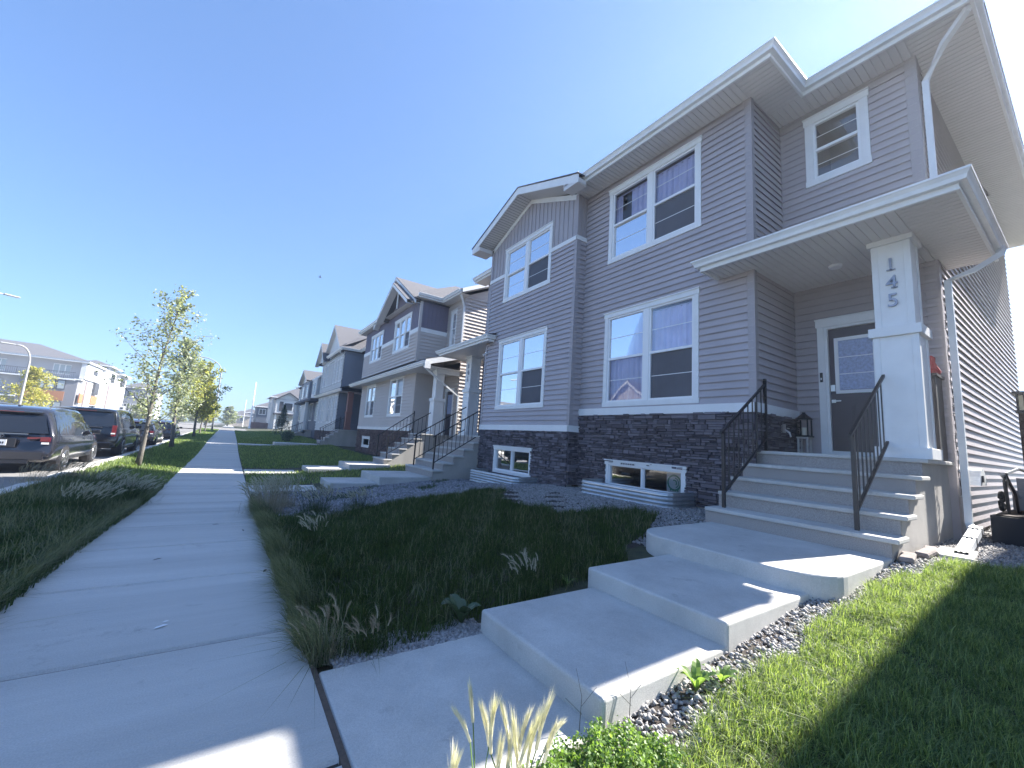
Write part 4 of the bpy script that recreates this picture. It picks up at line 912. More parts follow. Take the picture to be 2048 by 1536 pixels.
def apt2():
    A = box_house(-20.5, -15.6, 124, 140, -1.0, 6.6, mat('apartment blue grey', (.28, .30, .35), .7), 'blue-grey apartment block with white windows beyond the orange-panelled block', 'apartment_building', side_wins=[(-20.2, -19.0, 1.2, 2.9), (-18.7, -17.5, 1.2, 2.9), (-20.0, -18.4, 4.3, 5.8), (-18, -16.4, 4.3, 5.8)], slope=.5)
    A['category'] = 'building'; MB().box(-15.62, -14.6, 124.5, 132, -1, 5.8).build('end_wall', mat('apartment white', (.62, .63, .64), .6), A)
apt2()

# ------------------------------------------------------------ vehicles
M_CGL = mat('car window', (.012, .014, .018), .04, spec=1.0)
M_TYRE = mat('tyre rubber', (.018, .018, .02), .85); M_RIM = mat('alloy rim', (.25, .26, .28), .3, metal=.8)
M_RED = mat('tail lamp red', (.13, .008, .014), .12, coat=1); M_LAMPW = mat('clear lamp', (.6, .6, .62), .1, coat=1)
def catmull(A, k):
    A = np.array(A, float); out = []
    n = len(A)
    for i in range(n-1):
        p0, p1, p2, p3 = A[max(i-1, 0)], A[i], A[i+1], A[min(i+2, n-1)]
        for t in np.linspace(0, 1, k, endpoint=False): out.append(.5*((2*p1)+(-p0+p2)*t+(2*p0-5*p1+4*p2-p3)*t*t+(-p0+3*p1-3*p2+p3)*t**3))
    out.append(A[-1]); return np.array(out)
def vehicle(name, label, cat, x, y, S, paint, wheels, wr=.34, tail='wide', roofrail=True, plate=True, emblem=False, glass_sl=(1, 6), rot=0.):
    """S rows: y_low,y_belt,y_roof, z_low,z_belt,z_roof, w_low,w_belt,w_roof ; rear at y=0, nose at +y"""
    V = empty(name, (x, y, -1.63), label, cat, 'vehicles parked along the kerb')
    kk = 4; R_ = catmull(S, kk); rings = []
    for yl, yb, yr, zl, zb, zr, wl, wb, wrf in R_:
        pts = [(0, yl, zl), (wl*.8, yl, zl), (wl*.97, yl+(yb-yl)*.05, zl+.06), (wl+.01, yl+(yb-yl)*.2, zl+(zb-zl)*.3), ((wl+wb)/2+.015, yl+(yb-yl)*.6, zl+(zb-zl)*.62), (wb+.012, yl+(yb-yl)*.9, zl+(zb-zl)*.9), (wb-.015, yb, zb)]
        h = zr-zb
        pts += [(wb-.015+(wrf-wb)*.5+.012*(h > .3), yb+(yr-yb)*.5, zb+h*.5), (wrf+.015, yb+(yr-yb)*.88, zb+h*.86), (wrf-.05, yb+(yr-yb)*.97, zb+h*.96), (wrf*.6, yr, zr), (0, yr, zr+.012)]
        rings.append(pts)
    mb = MB(); n = len(rings[0])
    for r in rings: mb.v += [(x+p[0], y+p[1], -1.63+p[2]) for p in r]+[(x-p[0], y+p[1], -1.63+p[2]) for p in r[-2:0:-1]]
    m_ = 2*n-2
    for a in range(len(rings)-1):
        for j in range(m_): mb.f.append((a*m_+j, a*m_+(j+1) % m_, (a+1)*m_+(j+1) % m_, (a+1)*m_+j))
    mb.f.append(tuple(range(m_))); L = (len(rings)-1)*m_; mb.f.append(tuple(L+j for j in range(m_))[::-1])
    body = mb.build('body', paint, V, smooth=True)
    es = body.modifiers.new('e', 'EDGE_SPLIT'); es.split_angle = math.radians(38)
    def P(a, j, sd, off=.006): 
        p = rings[a][j]; return (x+sd*(p[0]+off), y+p[1], -1.63+p[2])
    g0, g1 = glass_sl[0]*kk, glass_sl[1]*kk-kk
    for sd in (-1, 1):   # side glass between belt and roof, split by pillars
        a = g0
        while a < g1:
            b = min(a+int(kk*1.5), g1); g = MB()
            for q in range(a, b):
                for j in (6, 7): g.quad(P(q, j, sd), P(q+1, j, sd), P(q+1, j+1, sd), P(q, j+1, sd))
            o = g.build('side_window', M_CGL, V); a = b
    # rear glass and windscreen
    r0 = rings[0]; g = MB()
    def rp(j, sd, k=.93): p = r0[j]; return (x+sd*p[0]*k, y+p[1]-.012, -1.63+p[2])
    for j in (6, 7): g.quad(rp(j, -1), rp(j, 1), rp(j+1, 1), rp(j+1, -1))
    g.build('rear_window', M_CGL, V)
    g = MB(); a = g1
    for q in range(a, min(a+kk, len(rings)-1)):
        for sd in (-1, 1): 
            A_, B_ = rings[q], rings[q+1]
            for j in (8, 9, 10): g.quad(*[(x+sd*p[0]*.97, y+p[1], -1.63+p[2]+.008) for p in (A_[j], A_[j+1], B_[j+1], B_[j])])
    g.build('windscreen', M_CGL, V)
    zb = r0[6][2]; wb = r0[6][0]
    for sd in (-1, 1):
        g = MB()
        if tail == 'wide':
            g.obox((x+sd*wb*.55, y-.006, -1.63+zb-.15), (sd*(wb*.45-.02), .02, .02), (0, .05, 0), (0, 0, .05)); g.obox((x+sd*(wb-.16), y-.02, -1.63+zb-.20), (sd*.165, .02, 0), (0, .12, 0), (0, 0, .11))
        else: g.obox((x+sd*(wb-.12), y-.01, -1.63+zb-.35), (sd*.13, .02, 0), (0, .12, 0), (0, 0, .42))
        o = g.build('tail_light', M_RED, V)
        g = MB(); g.obox((x+sd*(wb-.13), y-.025, -1.63+zb-.27), (sd*.12, .02, 0), (0, .05, 0), (0, 0, .05)); g.build('reflector', M_LAMPW, o)
    g = MB(); g.box(x-.85, x+.85, y-.09, y+.1, -1.63+.36, -1.63+.60); g.box(x-.93, x+.93, y-.05, y+.12, -1.63+.44, -1.63+.56)
    o = g.build('bumper', paint, V); bv = o.modifiers.new('b', 'BEVEL'); bv.width = .03; bv.segments = 2
    g = MB(); g.box(x-.6, x+.6, y-.1, y-.02, -1.63+.28, -1.63+.37); g.build('diffuser', M_BLK, V)
    zr = r0[9][2]; wr_ = r0[9][0]; yr = r0[9][1]
    g = MB(); g.obox((x-wr_+.02, y+yr-.10, -1.63+zr-.02), (2*wr_-.04, 0, 0), (0, .25, .03), (0, 0, .035)); o = g.build('spoiler', paint, V)
    g = MB(); g.box(x-.25, x+.25, y+yr-.11, y+yr-.098, -1.63+zr-.012, -1.63+zr+.008); g.build('brake_light', M_RED, o)
    g = MB(); g.box(x-wb*.55, x+wb*.55, y-.03, y+.02, -1.63+zb-.035, -1.63+zb-.012); g.build('tailgate_trim', M_RIM, V)
    g = MB(); g.box(x-.30, x+.30, y-.035, y+.03, -1.63+.68, -1.63+.90); g.build('plate_recess', M_BLK, V)
    g = MB(); g.tube([(x+.1, y+yr+.02, -1.63+zb+.06), (x-.35, y+yr*.3+.02, -1.63+zb+.05)], .012, 5); g.build('wiper', M_BLK, V)
    g = MB(); g.obox((x-.02, y+yr+.35, -1.63+S[1][5]), (.04, 0, 0), (0, .16, 0), (0, .04, .07)); g.build('antenna_fin', paint, V)
    if plate:
        g = MB(); g.box(x-.16, x+.16, y-.055, y-.03, -1.63+.72, -1.63+.86); o = g.build('licence_plate', mat('plate grey white', (.6, .62, .64), .5), V)
        g = MB()
        for k in range(6): g.box(x-.12+k*.043, x-.095+k*.043, y-.058, y-.055, -1.63+.76, -1.63+.81)
        g.build('plate_characters', M_BLK, o)
    if emblem:
        g = MB()
        for rx, rz, dx, dz in ((.085, .055, 0, 0), (.03, .053, 0, 0), (.06, .022, 0, .022)):
            pts = [(x+dx+rx*math.cos(t*PI/10), y-.008-.002, -1.63+zb-.08+dz+rz*math.sin(t*PI/10)) for t in range(21)]
            g.tube(pts, .008, 5, cap=False)
        g.build('emblem', M_RIM, V)
    if roofrail:
        for sd in (-1, 1):
            a, b = g0+1, g1-kk; g = MB(); pts = []
            for q in range(a, b+1): p = rings[q][9]; pts.append((x+sd*(p[0]-.06), y+p[1], -1.63+p[2]+(.06 if a < q < b else -.01)))
            g.tube(pts, .018, 6); g.build('roof_rail', M_RIM, V)
    for sd in (-1, 1):
        g = MB(); q = g1; p = rings[q][6]; g.obox((x+sd*(p[0]+.02), y+p[1]-.35, -1.63+p[2]), (sd*.2, .04, .0), (0, .1, 0), (0, 0, .15)); o = g.build('wing_mirror', paint, V); bv = o.modifiers.new('b', 'BEVEL'); bv.width = .03; bv.segments = 2
        for k in (1, 2): q = g0+int((g1-g0)*k/3); p = rings[q][5]; g = MB(); g.box(min(x+sd*(p[0]+.0), x+sd*(p[0]+.03)), max(x+sd*(p[0]+.0), x+sd*(p[0]+.03)), y+p[1]-.1, y+p[1]+.1, -1.63+p[2]-.06, -1.63+p[2]-.03); g.build('door_handle', M_RIM, V)
        g = MB(); p0 = rings[g0][2]; p1 = rings[g1][2]; g.obox((x+sd*(p0[0]+.02), y+wheels[0]+wr+.1, -1.63+.30), (sd*.03, 0, 0), (0, wheels[1]-wheels[0]-2*wr-.2, 0), (0, 0, .08)); g.build('sill_trim', M_BLK, V)
        for wy in wheels:
            w0 = max(abs(p[0]) for p in rings[min(len(rings)-1, int((wy/S[-1][0])*(len(rings)-1)))])
            def disc(r, a_, b_, m, nm, par, nseg=24):
                g = MB(); i = len(g.v)
                for r_, xx in ((r*.96, a_), (r, a_+(b_-a_)*.3), (r, b_-(b_-a_)*.2), (r*.93, b_)):
                    for k in range(nseg): g.v.append((x+sd*xx, y+wy+r_*math.cos(2*PI*k/nseg), -1.63+wr+r_*math.sin(2*PI*k/nseg)))
                for a in range(3):
                    for k in range(nseg): g.f.append((a*nseg+k, a*nseg+(k+1) % nseg, (a+1)*nseg+(k+1) % nseg, (a+1)*nseg+k))
                g.f.append(tuple(range(nseg))[::-1]); g.f.append(tuple(3*nseg+k for k in range(nseg))); return g.build(nm, m, par)
            disc(wr*1.13, w0-.25, w0+.008, M_BLK, 'wheel_arch', V)
            T = disc(wr, w0-.22, w0+.02, M_TYRE, 'wheel', V); 
            rim = MB(); c = Vector((x+sd*(w0+.024), y+wy, -1.63+wr))
            for k in range(5):
                t = 2*PI*k/5+.3; d = Vector((0, math.cos(t), math.sin(t))); e = Vector((0, -math.sin(t), math.cos(t)))*.03
                rim.quad(c-e, c+e, c+d*wr*.62+e*1.3, c+d*wr*.62-e*1.3)
            pts = [c+Vector((0, math.cos(2*PI*k/20), math.sin(2*PI*k/20)))*wr*.64 for k in range(21)]; rim.tube(pts, .02, 5, cap=False)
            rim.build('rim', M_RIM, T)
    V.rotation_euler.z = rot
    return V
M_P1 = mat('dark grey paint', (.028, .028, .036), .2, metal=.4, coat=1); M_P2 = mat('black paint', (.012, .013, .018), .2, metal=.2, coat=1); M_P3 = mat('charcoal paint', (.04, .04, .045), .25, metal=.3, coat=1)
VAN = [(0, .10, .40, .40, 1.04, 1.60, .93, .90, .64), (.14, .26, .62, .30, 1.04, 1.69, .98, .96, .69), (1.1, 1.1, 1.15, .24, 1.0, 1.74, .995, .97, .71), (2.2, 2.2, 2.2, .24, .98, 1.75, .995, .97, .72), (3.1, 3.1, 3.0, .24, .97, 1.71, .995, .96, .70), (3.9, 3.9, 3.4, .24, .98, 1.60, .99, .94, .66), (4.3, 4.35, 4.3, .25, .95, 1.04, .98, .9, .75), (4.85, 4.85, 4.85, .28, .84, .93, .93, .84, .6), (5.15, 5.15, 5.12, .36, .68, .78, .8, .74, .5)]
SUV = [(0, .05, .20, .48, 1.18, 1.80, .96, .93, .76), (.15, .2, .35, .36, 1.18, 1.87, 1.0, .98, .79), (1.2, 1.2, 1.2, .32, 1.16, 1.90, 1.01, .99, .80), (2.4, 2.4, 2.4, .32, 1.14, 1.90, 1.01, .99, .80), (3.2, 3.2, 3.1, .32, 1.12, 1.86, 1.01, .98, .79), (3.8, 3.8, 3.4, .32, 1.12, 1.78, 1.01, .97, .76), (4.15, 4.2, 4.2, .33, 1.1, 1.2, 1.0, .95, .85), (5.0, 5.0, 5.0, .35, 1.05, 1.13, .98, .92, .8), (5.35, 5.35, 5.32, .42, .85, .98, .9, .86, .7)]
CAR = [(0, .08, .30, .40, .98, 1.38, .88, .86, .62), (.14, .3, .6, .28, .98, 1.46, .92, .90, .66), (1.1, 1.1, 1.2, .22, .94, 1.52, .93, .91, .67), (2.0, 2.0, 2.0, .22, .92, 1.52, .93, .91, .67), (2.7, 2.7, 2.5, .22, .92, 1.47, .93, .9, .65), (3.3, 3.3, 2.9, .23, .92, 1.38, .92, .88, .62), (3.6, 3.65, 3.6, .24, .9, .98, .91, .85, .7), (4.3, 4.3, 4.3, .28, .8, .88, .88, .8, .6), (4.6, 4.6, 4.58, .35, .65, .74, .76, .7, .5)]
vehicle('parked_minivan', 'dark grey minivan with roof rails and wide red tail lights, parked nearest the camera', 'minivan', -4.72, 15.75, VAN, M_P1, (.98, 4.03), .35, emblem=True)
vehicle('parked_suv', 'big black sport utility vehicle parked directly in front of the dark grey minivan', 'car', -4.55, 22.0, SUV, M_P2, (1.05, 4.2), .40, tail='tall', roofrail=False)
vehicle('parked_car', 'low black hatchback with a red tail light behind the street tree trunks', 'car', -4.45, 31.5, CAR, M_P3, (.85, 3.6), .32)
vehicle('parked_car', 'charcoal hatchback farthest along the kerb, half hidden by the second street tree', 'car', -4.3, 40.5, CAR, M_P3, (.85, 3.6), .32, roofrail=False)

# ------------------------------------------------------------ street lamps, poles, sign
def lamp(x, y, h, dx, dy, label, z0=-1.6, grp='curved street lamps'):
    L = empty('street_lamp', (x, y, z0), label, 'street lamp', grp)
    n = 10; pts = [(x, y, z0), (x, y, z0+h*.5), (x, y, z0+h*.82)]
    ln = math.hypot(dx, dy)
    for k in range(1, n+1):
        t = PI/2*k/n; pts.append((x+dx*(1-math.cos(t))*.8, y+dy*(1-math.cos(t))*.8, z0+h*.82+h*.18*math.sin(t)))
    pts.append((x+dx, y+dy, z0+h-.02)); rs = [.10, .08, .065]+[.055]*n+[.04]
    MB().tube(pts, rs, 8).build('pole', M_POLE, L, smooth=True)
    hd = MB(); e = Vector((x+dx, y+dy, z0+h)); d = Vector((dx, dy, 0)).normalized(); sx = d.cross(Vector((0, 0, 1)))
    hd.obox(e-sx*.12-Vector((0, 0, .05)), d*.75, sx*.24, (0, 0, .09)); o = hd.build('lamp_head', M_POLE, L); b = o.modifiers.new('b', 'BEVEL'); b.width = .03
    hd = MB(); hd.obox(e-sx*.08+d*.2-Vector((0, 0, .065)), d*.45, sx*.16, (0, 0, .015)); hd.build('lens', M_LAMPW, o)
lamp(-1.75, 62, 8.9, -2.6, 0, 'tall curved grey street lamp on the grass strip behind the young trees', z0=-1.12)
lamp(-13.0, 45.5, 6.3, -.75, -.4, 'pale curved street lamp in front of the grey apartment block')
lamp(-17.5, 37.0, 9.0, 4.2, 3.2, 'street lamp whose arm alone reaches in above the apartment roof')
def polething(x, y, z0, h, r, label):
    o = MB().lathe((x, y, z0), [(r*1.8, 0), (r*1.8, .25), (r, .3), (r*.8, h*.5), (r*.45, h)], 10).build('tall_pole', M_PVC, None, smooth=True); tag(o, label, 'pole', 'tall poles beyond the side street')
polething(3.03, 91.5, -.8, 8.9, .13, 'tall white pole rising from the grass in front of the brown fence')
polething(2.6, 124, -.8, 7.0, .08, 'thin distant pole left of the tall white pole')
S_ = empty('road_sign', (-12.6, 77, -1.5), 'small white square road sign before the grey apartment block', 'sign')
MB().tube([(-12.6, 77, -1.5), (-12.6, 77, .9)], .035, 6).build('post', M_POLE, S_); mb = MB(); mb.box(-12.95, -12.25, 76.95, 77.0, .75, 1.4); o = mb.build('sign_panel', M_PVC, S_); mb = MB(); mb.box(-12.75, -12.45, 76.93, 76.95, .95, 1.2); mb.build('symbol', M_BLK, o)

# ------------------------------------------------------------ trees
def leaf_mesh(name, pts, size, m, parent, droop=.3, ratio=.55):
    pts = np.array(pts); n = len(pts); a = rng.uniform(0, 2*PI, n); el = rng.uniform(-.9, .5, n); s = size*rng.uniform(.6, 1.3, n)
    d = np.stack([np.cos(a)*np.cos(el), np.sin(a)*np.cos(el), np.sin(el)-droop], 1); d /= np.linalg.norm(d, axis=1)[:, None]
    r = rng.normal(size=(n, 3)); w_ = np.cross(d, r); w_ /= np.linalg.norm(w_, axis=1)[:, None]+1e-9
    v = np.stack([pts, pts+d*s[:, None]*.5+w_*s[:, None]*ratio/2, pts+d*s[:, None], pts+d*s[:, None]*.5-w_*s[:, None]*ratio/2], 1)
    return npmesh(name, v.reshape(-1, 3), np.arange(4*n), np.arange(0, 4*n, 4), m, parent)
def tree(x, y, z0, H, label, lean=(0, 0), nb=26, width=1.1, lf=5200, ls=.10, m=None, clear=.26, name='street_tree', grp='young street trees on the grass strip', r0=.075, rise_=1.0, seed=0, kind='open'):
    T = empty(name, (x, y, z0), label, 'tree', grp); R = random.Random(seed+3); mb = MB(); pts = []; K = 12; P = []
    for k in range(K+1):
        t = k/K; P.append(Vector((x+lean[0]*t+.05*math.sin(t*7+seed), y+lean[1]*t+.05*math.cos(t*5+seed), z0+H*.97*t)))
    mb.tube(P, [r0*(1.25 if k == 0 else (1-.93*k/K)) for k in range(K+1)], 8)
    tr = mb
    clumps = []
    for b in range(nb):
        t = clear+(.97-clear)*(b+R.random()*.6)/nb; i = min(K-1, int(t*K)); p = P[i].lerp(P[i+1], t*K-i)
        az = b*2.4+R.uniform(-.4, .4); L = width*(1-((t-clear)/(1-clear))**1.3*.82)*R.uniform(.65, 1.25)*(.7 if t < clear+.06 else 1)
        q = p.copy(); pr = [p]; d = Vector((math.cos(az), math.sin(az), .45*rise_+.5*t*rise_)).normalized()
        for s in range(5):
            d = (d+Vector((R.uniform(-.15, .15), R.uniform(-.15, .15), .10*rise_))).normalized(); q = q+d*L/5*1.1; pr.append(q)
        tr.tube(pr, [max(.004, r0*.33*(1-t*.6)*(1-s/5.5)) for s in range(6)], 5, cap=False)
        for s in range(1, 6):
            for rep in range(3):
                az2 = R.uniform(0, 2*PI); e = pr[s]+Vector((math.cos(az2), math.sin(az2), R.uniform(-.1, .5)))*L*.26*R.uniform(.3, 1)
                tr.tube([pr[s], e], .004, 3, cap=False); clumps.append((pr[s].lerp(e, .5), L*.10)); clumps.append((e, L*.12))
    tr.build('trunk', M_BARK, T, smooth=True)
    C_ = np.array([tuple(c[0]) for c in clumps]); Rr = np.array([c[1] for c in clumps])
    keep = rng.random(len(C_)) > .12; C_, Rr = C_[keep], Rr[keep]
    idx = rng.integers(0, len(C_), lf); pp = C_[idx]+rng.normal(size=(lf, 3))*Rr[idx][:, None]*np.array([1, 1, .7])
    leaf_mesh('crown', pp, ls, m or M_LEAF, T); return T
tree(-2.42, 18.6, -1.62, 6.45, 'slim young green street tree nearest the camera, beside the black vehicle', lean=(.35, 0), nb=30, width=1.75, lf=3300, ls=.105, seed=1, clear=.2)
tree(-2.55, 29.3, -1.5, 6.3, 'green street tree directly behind the nearest slim one', nb=26, width=1.5, lf=5200, ls=.13, seed=2, clear=.3, r0=.1)
tree(-2.35, 43.0, -1.42, 6.3, 'yellow-green street tree with dark trunk before the curved lamp', nb=28, width=2.2, lf=7500, ls=.19, m=M_LEAFY, seed=3, clear=.25, r0=.1)
tree(-2.3, 50.5, -1.35, 4.6, 'small pale-trunked yellowish street tree past the row bend', nb=20, width=1.6, lf=2600, ls=.2, m=M_LEAFY, seed=4, clear=.35)
tree(-2.2, 57, -1.25, 4.4, 'farthest small street tree on the grass strip, pale trunk and lime crown', nb=20, width=1.5, lf=2400, ls=.2, m=M_LEAFY, seed=5, clear=.35)
tree(-11.4*1.15, 47.5*1.0, -1.6, 5.1, 'golden-yellow young tree in front of the grey apartment balconies', nb=26, width=1.9, lf=4200, ls=.17, m=M_LEAFG, seed=6, clear=.15, grp='yellowing trees across the road')
for k, (x, y, h, wd, m, lab) in enumerate(((-4.2, 104, 7.5, 4.0, M_LEAFY, 'broad yellow-green tree closing the view down the street'), (-6.5, 118, 8, 4.5, M_LEAF, 'darker broad tree beyond the side street, left of the yellow-green one'), (-.6, 128, 7, 3.6, M_LEAF, 'rounded distant tree over the far sidewalk'), (-9.3, 112, 6.5, 3.5, M_LEAF, 'low dark tree beside the far road'), (-13.4, 98, 5.5, 2.8, M_LEAF, 'dark green tree near the white end of the apartment block'))):
    tree(x, y, -.9, h*.78, lab, nb=30, width=wd*.55, lf=3600, ls=.42, m=m, clear=.12, name='broad_tree', grp='distant trees at the end of the street', r0=.2, seed=10+k, rise_=.5)
def spruce(x, y, z0, h, w_, label):
    T = empty('spruce_tree', (x, y, z0), label, 'tree'); MB().tube([(x, y, z0), (x, y, z0+h)], [.07, .01], 6).build('trunk', M_BARK, T); pp = []
    for k in range(2600):
        t = rng.random()**.8; az = rng.integers(0, 7)*.9+t*9; r = w_*(1-t)*rng.random()**.6; pp.append((x+r*math.cos(az+rng.normal()*.16), y+r*math.sin(az+rng.normal()*.16), z0+.25+h*t-.1*r))
    leaf_mesh('crown', pp, .16, M_DKLEAF, T, ratio=.35)
spruce(4.9, 53.5, -1.1, 3.4, 1.25, 'small dark spruce on the lawn in front of the dark blue duplex')
def shrub(x, y, z0, r, h, m, label, n=900, ls=.07, name='shrub', grp=None):
    S = empty(name, (x, y, z0), label, 'bush', grp); st = MB(); pp = []
    for k in range(9):
        a = k*2.4; e = Vector((x+r*.7*math.cos(a), y+r*.7*math.sin(a), z0+h*random.uniform(.6, .95))); st.tube([(x, y, z0), e], .008, 4)
    st.build('stems', M_BARK, S)
    u = rng.normal(size=(n, 3)); u /= np.linalg.norm(u, axis=1)[:, None]; rr = rng.random(n)**.45
    pp = np.array([x, y, z0+h*.5])+u*rr[:, None]*np.array([r, r, h*.52]); leaf_mesh('foliage', pp, ls, m, S)
for k, (xx, yy) in enumerate(((-13.7, 59), (-12.4, 59.6), (-11.0, 60.2))): pass
H_ = empty('clipped_hedge', (-13.9, 61, -1.5), 'golden clipped hedge along the far sidewalk beyond the parked vehicles', 'hedge')
pp = rng.uniform((-15.6, 56, -1.5), (-14.4, 68, .42), (9000, 3)); pp[:, 2] -= .12*np.abs(np.sin(pp[:, 1]*1.3)); leaf_mesh('foliage', pp, .17, M_LEAFG, H_); MB().box(-15.3, -14.7, 56.3, 67.7, -1.5, .1).build('branches', M_BARK, H_)
shrub(4.2, 40.2, -1.2, .5, .9, M_DKLEAF, 'dark low shrub in front of the slate grey duplex', ls=.12); shrub(5.0, 47.8, -1.1, .7, .8, M_LEAF, 'rounded shrub between the slate and dark blue duplexes', ls=.14)

# ------------------------------------------------------------ grass
TX = np.vectorize(terr)
def blades(name, x, y, h, wd, m, label, cat, lean=.45, bias=(0, 0), z=None, kind='stuff'):
    n = len(x); z = (TX(x, y)-.02) if z is None else z; a = rng.uniform(0, 2*PI, n); l = rng.gamma(2, lean/2, n)
    d = np.stack([np.cos(a)*l+bias[0], np.sin(a)*l+bias[1]], 1)*h[:, None]; b = rng.uniform(0, 2*PI, n); wx, wy = np.cos(b)*wd/2, np.sin(b)*wd/2
    hz = h/np.sqrt(1+l*l*.6)
    v = np.zeros((n, 5, 3)); v[:, 0] = np.stack([x-wx, y-wy, z], 1); v[:, 1] = np.stack([x+wx, y+wy, z], 1)
    mx, my = x+d[:, 0]*.32, y+d[:, 1]*.32
    v[:, 2] = np.stack([mx+wx*.75, my+wy*.75, z+hz*.62], 1); v[:, 3] = np.stack([mx-wx*.75, my-wy*.75, z+hz*.62], 1); v[:, 4] = np.stack([x+d[:, 0], y+d[:, 1], z+hz*(1-.25*np.minimum(l, 1.5))], 1)
    i = np.arange(n)[:, None]*5; loops = (i+np.array([0, 1, 2, 3, 3, 2, 4])).ravel(); st = (np.arange(n)[:, None]*7+np.array([0, 4])).ravel()
    o = npmesh(name, v.reshape(-1, 3), loops, st, m); return tag(o, label, cat, kind=kind)
def field(n, x0, x1, y0, y1, test): 
    x, y = rng.uniform(x0, x1, n), rng.uniform(y0, y1, n); k = test(x, y); return x[k], y[k]
def noise2(x, y, s=1.0): return (np.sin(x*2.1*s+1.3)*np.cos(y*1.7*s+.4)+np.sin(x*4.3*s-y*3.1*s)*.6+np.sin(x*9.1*s+y*7.7*s+2)*.35)/1.95
def inpoly(px, py, poly):
    r = np.zeros(len(px), bool); n = len(poly)
    for i in range(n):
        (x1, y1), (x2, y2) = poly[i], poly[(i+1) % n]
        c = ((y1 > py) != (y2 > py)) & (px < (x2-x1)*(py-y1)/(y2-y1+1e-12)+x1); r ^= c
    return r
LAWN = [(.66, 3.0), (1.0, 2.98), (1.9, 3.12), (3.1, 3.12), (3.9, 3.25), (4.35, 3.6), (5.2, 3.9), (6.1, 4.4), (5.95, 4.95), (5.0, 5.5), (4.75, 6.4), (4.95, 7.5), (5.6, 8.2), (5.7, 8.7), (4.2, 8.85), (2.4, 8.8), (1.5, 8.3), (.66, 8.6)]
def lawn_near():
    x, y = field(150000, .6, 6.4, 2.9, 10, lambda a, b: inpoly(a+.10*noise2(a, b, 2), b+.12*noise2(b, a, 2.3), LAWN))
    q = noise2(x, y, .9); h = (.095+.05*q+.045*noise2(x, y, 3)+.03*noise2(y, x, 7))*rng.uniform(.5, 1.5, len(x))*(1+.5*np.exp(-(x-.6)/.25)); h = np.clip(h, .03, .30)
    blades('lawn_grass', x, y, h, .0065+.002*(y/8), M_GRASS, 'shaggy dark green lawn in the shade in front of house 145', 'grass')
    x, y = field(16000, .6, 6.4, 2.9, 10, lambda a, b: inpoly(a, b, LAWN) & (noise2(a, b, 1.7) > -.3))
    blades('lawn_stragglers', x, y, rng.uniform(.10, .26, len(x)), .005, M_STRAG, 'thin pale seed stalks and stray blades standing above the dark lawn', 'grass', lean=.7)
    y = rng.uniform(3.0, 10.2, 14000); x = .60+rng.gamma(1.5, .05, 14000)+.04*noise2(y, y*0, 3)
    blades('edge_grass', x, y, rng.uniform(.08, .30, 14000)*(1+.5*noise2(x*0, y, 2.5)), .006, M_STRAG, 'long grass flopping over the right edge of the pavement', 'grass', lean=.5, bias=(-.45, 0))
lawn_near()
def lawn_right():
    x, y = field(175000, .9, 7.6, -.5, 1.62, lambda a, b: (b < 1.40+.09*noise2(a, b, 2.2)-.30*np.clip((a-5.2)/1.5, 0, 1)-.8*np.clip((a-6.7)/.8, 0, 1)) & ((a > 1.35) | (b < 1.3)) & (b > -.45+.0*a) & (a > .66))
    h = np.clip(.085+.04*noise2(x, y, 1.6)+.035*noise2(x, y, 6), .025, .22)*rng.uniform(.5, 1.6, len(x))
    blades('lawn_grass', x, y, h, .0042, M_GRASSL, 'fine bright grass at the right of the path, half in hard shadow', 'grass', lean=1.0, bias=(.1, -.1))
lawn_right()
def boulevard():
    x, y = field(52000, -3.12, -1.2, 1.5, 14, lambda a, b: b > 0)
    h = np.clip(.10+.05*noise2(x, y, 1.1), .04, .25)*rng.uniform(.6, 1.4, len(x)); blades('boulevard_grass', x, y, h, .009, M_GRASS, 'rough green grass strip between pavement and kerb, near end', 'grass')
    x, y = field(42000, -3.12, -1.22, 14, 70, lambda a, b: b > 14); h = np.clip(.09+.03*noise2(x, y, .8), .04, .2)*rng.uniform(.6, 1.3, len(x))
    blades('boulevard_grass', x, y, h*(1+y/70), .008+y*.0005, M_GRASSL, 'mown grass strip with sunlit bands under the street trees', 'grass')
    x, y = field(16000, -3.1, -1.2, 1.5, 15, lambda a, b: noise2(a, b, 1.3) > -.2); blades('boulevard_stragglers', x, y, rng.uniform(.12, .32, len(x)), .007, M_STRAG, 'pale stalks standing above the rough grass strip', 'grass', lean=.8)
    y = rng.uniform(2.0, 14, 9000); x = -1.27-rng.gamma(1.4, .05, 9000); blades('edge_grass', x, y, rng.uniform(.10, .22, 9000), .008, M_STRAG, 'long grass flopping over the left edge of the pavement', 'grass', lean=.5, bias=(.45, 0))
boulevard()
def lawns_far():
    def ok(a, b):
        k = np.ones(len(a), bool)
        for y0, y1 in ((12.85, 14.35), (12.4, 14.9), (18.1, 19.9), (35.1, 36.9)):
            k &= ~((b > y0) & (b < y1) & (a < 6.3) & ((y0 != 12.4) | (a > 4.0)))
        return k
    x, y = field(90000, .66, 6.9, 14.4, 69, ok); h = np.clip(.09+.03*noise2(x, y, .7), .04, .2)*rng.uniform(.6, 1.3, len(x))
    blades('front_lawn', x, y, h*(.8+y/70), .009+y*.0005, M_GRASSL, 'dark trimmed lawns in front of the farther duplexes', 'grass')
    x, y = field(9000, 1.2, 6.2, 10.2, 12.5, lambda a, b: noise2(a, b, 1.3) > .35); blades('gravel_weeds', x, y, rng.uniform(.04, .14, len(x)), .01, M_GRASS, 'weedy green tufts coming up through the dark gravel', 'grass')
lawns_far()

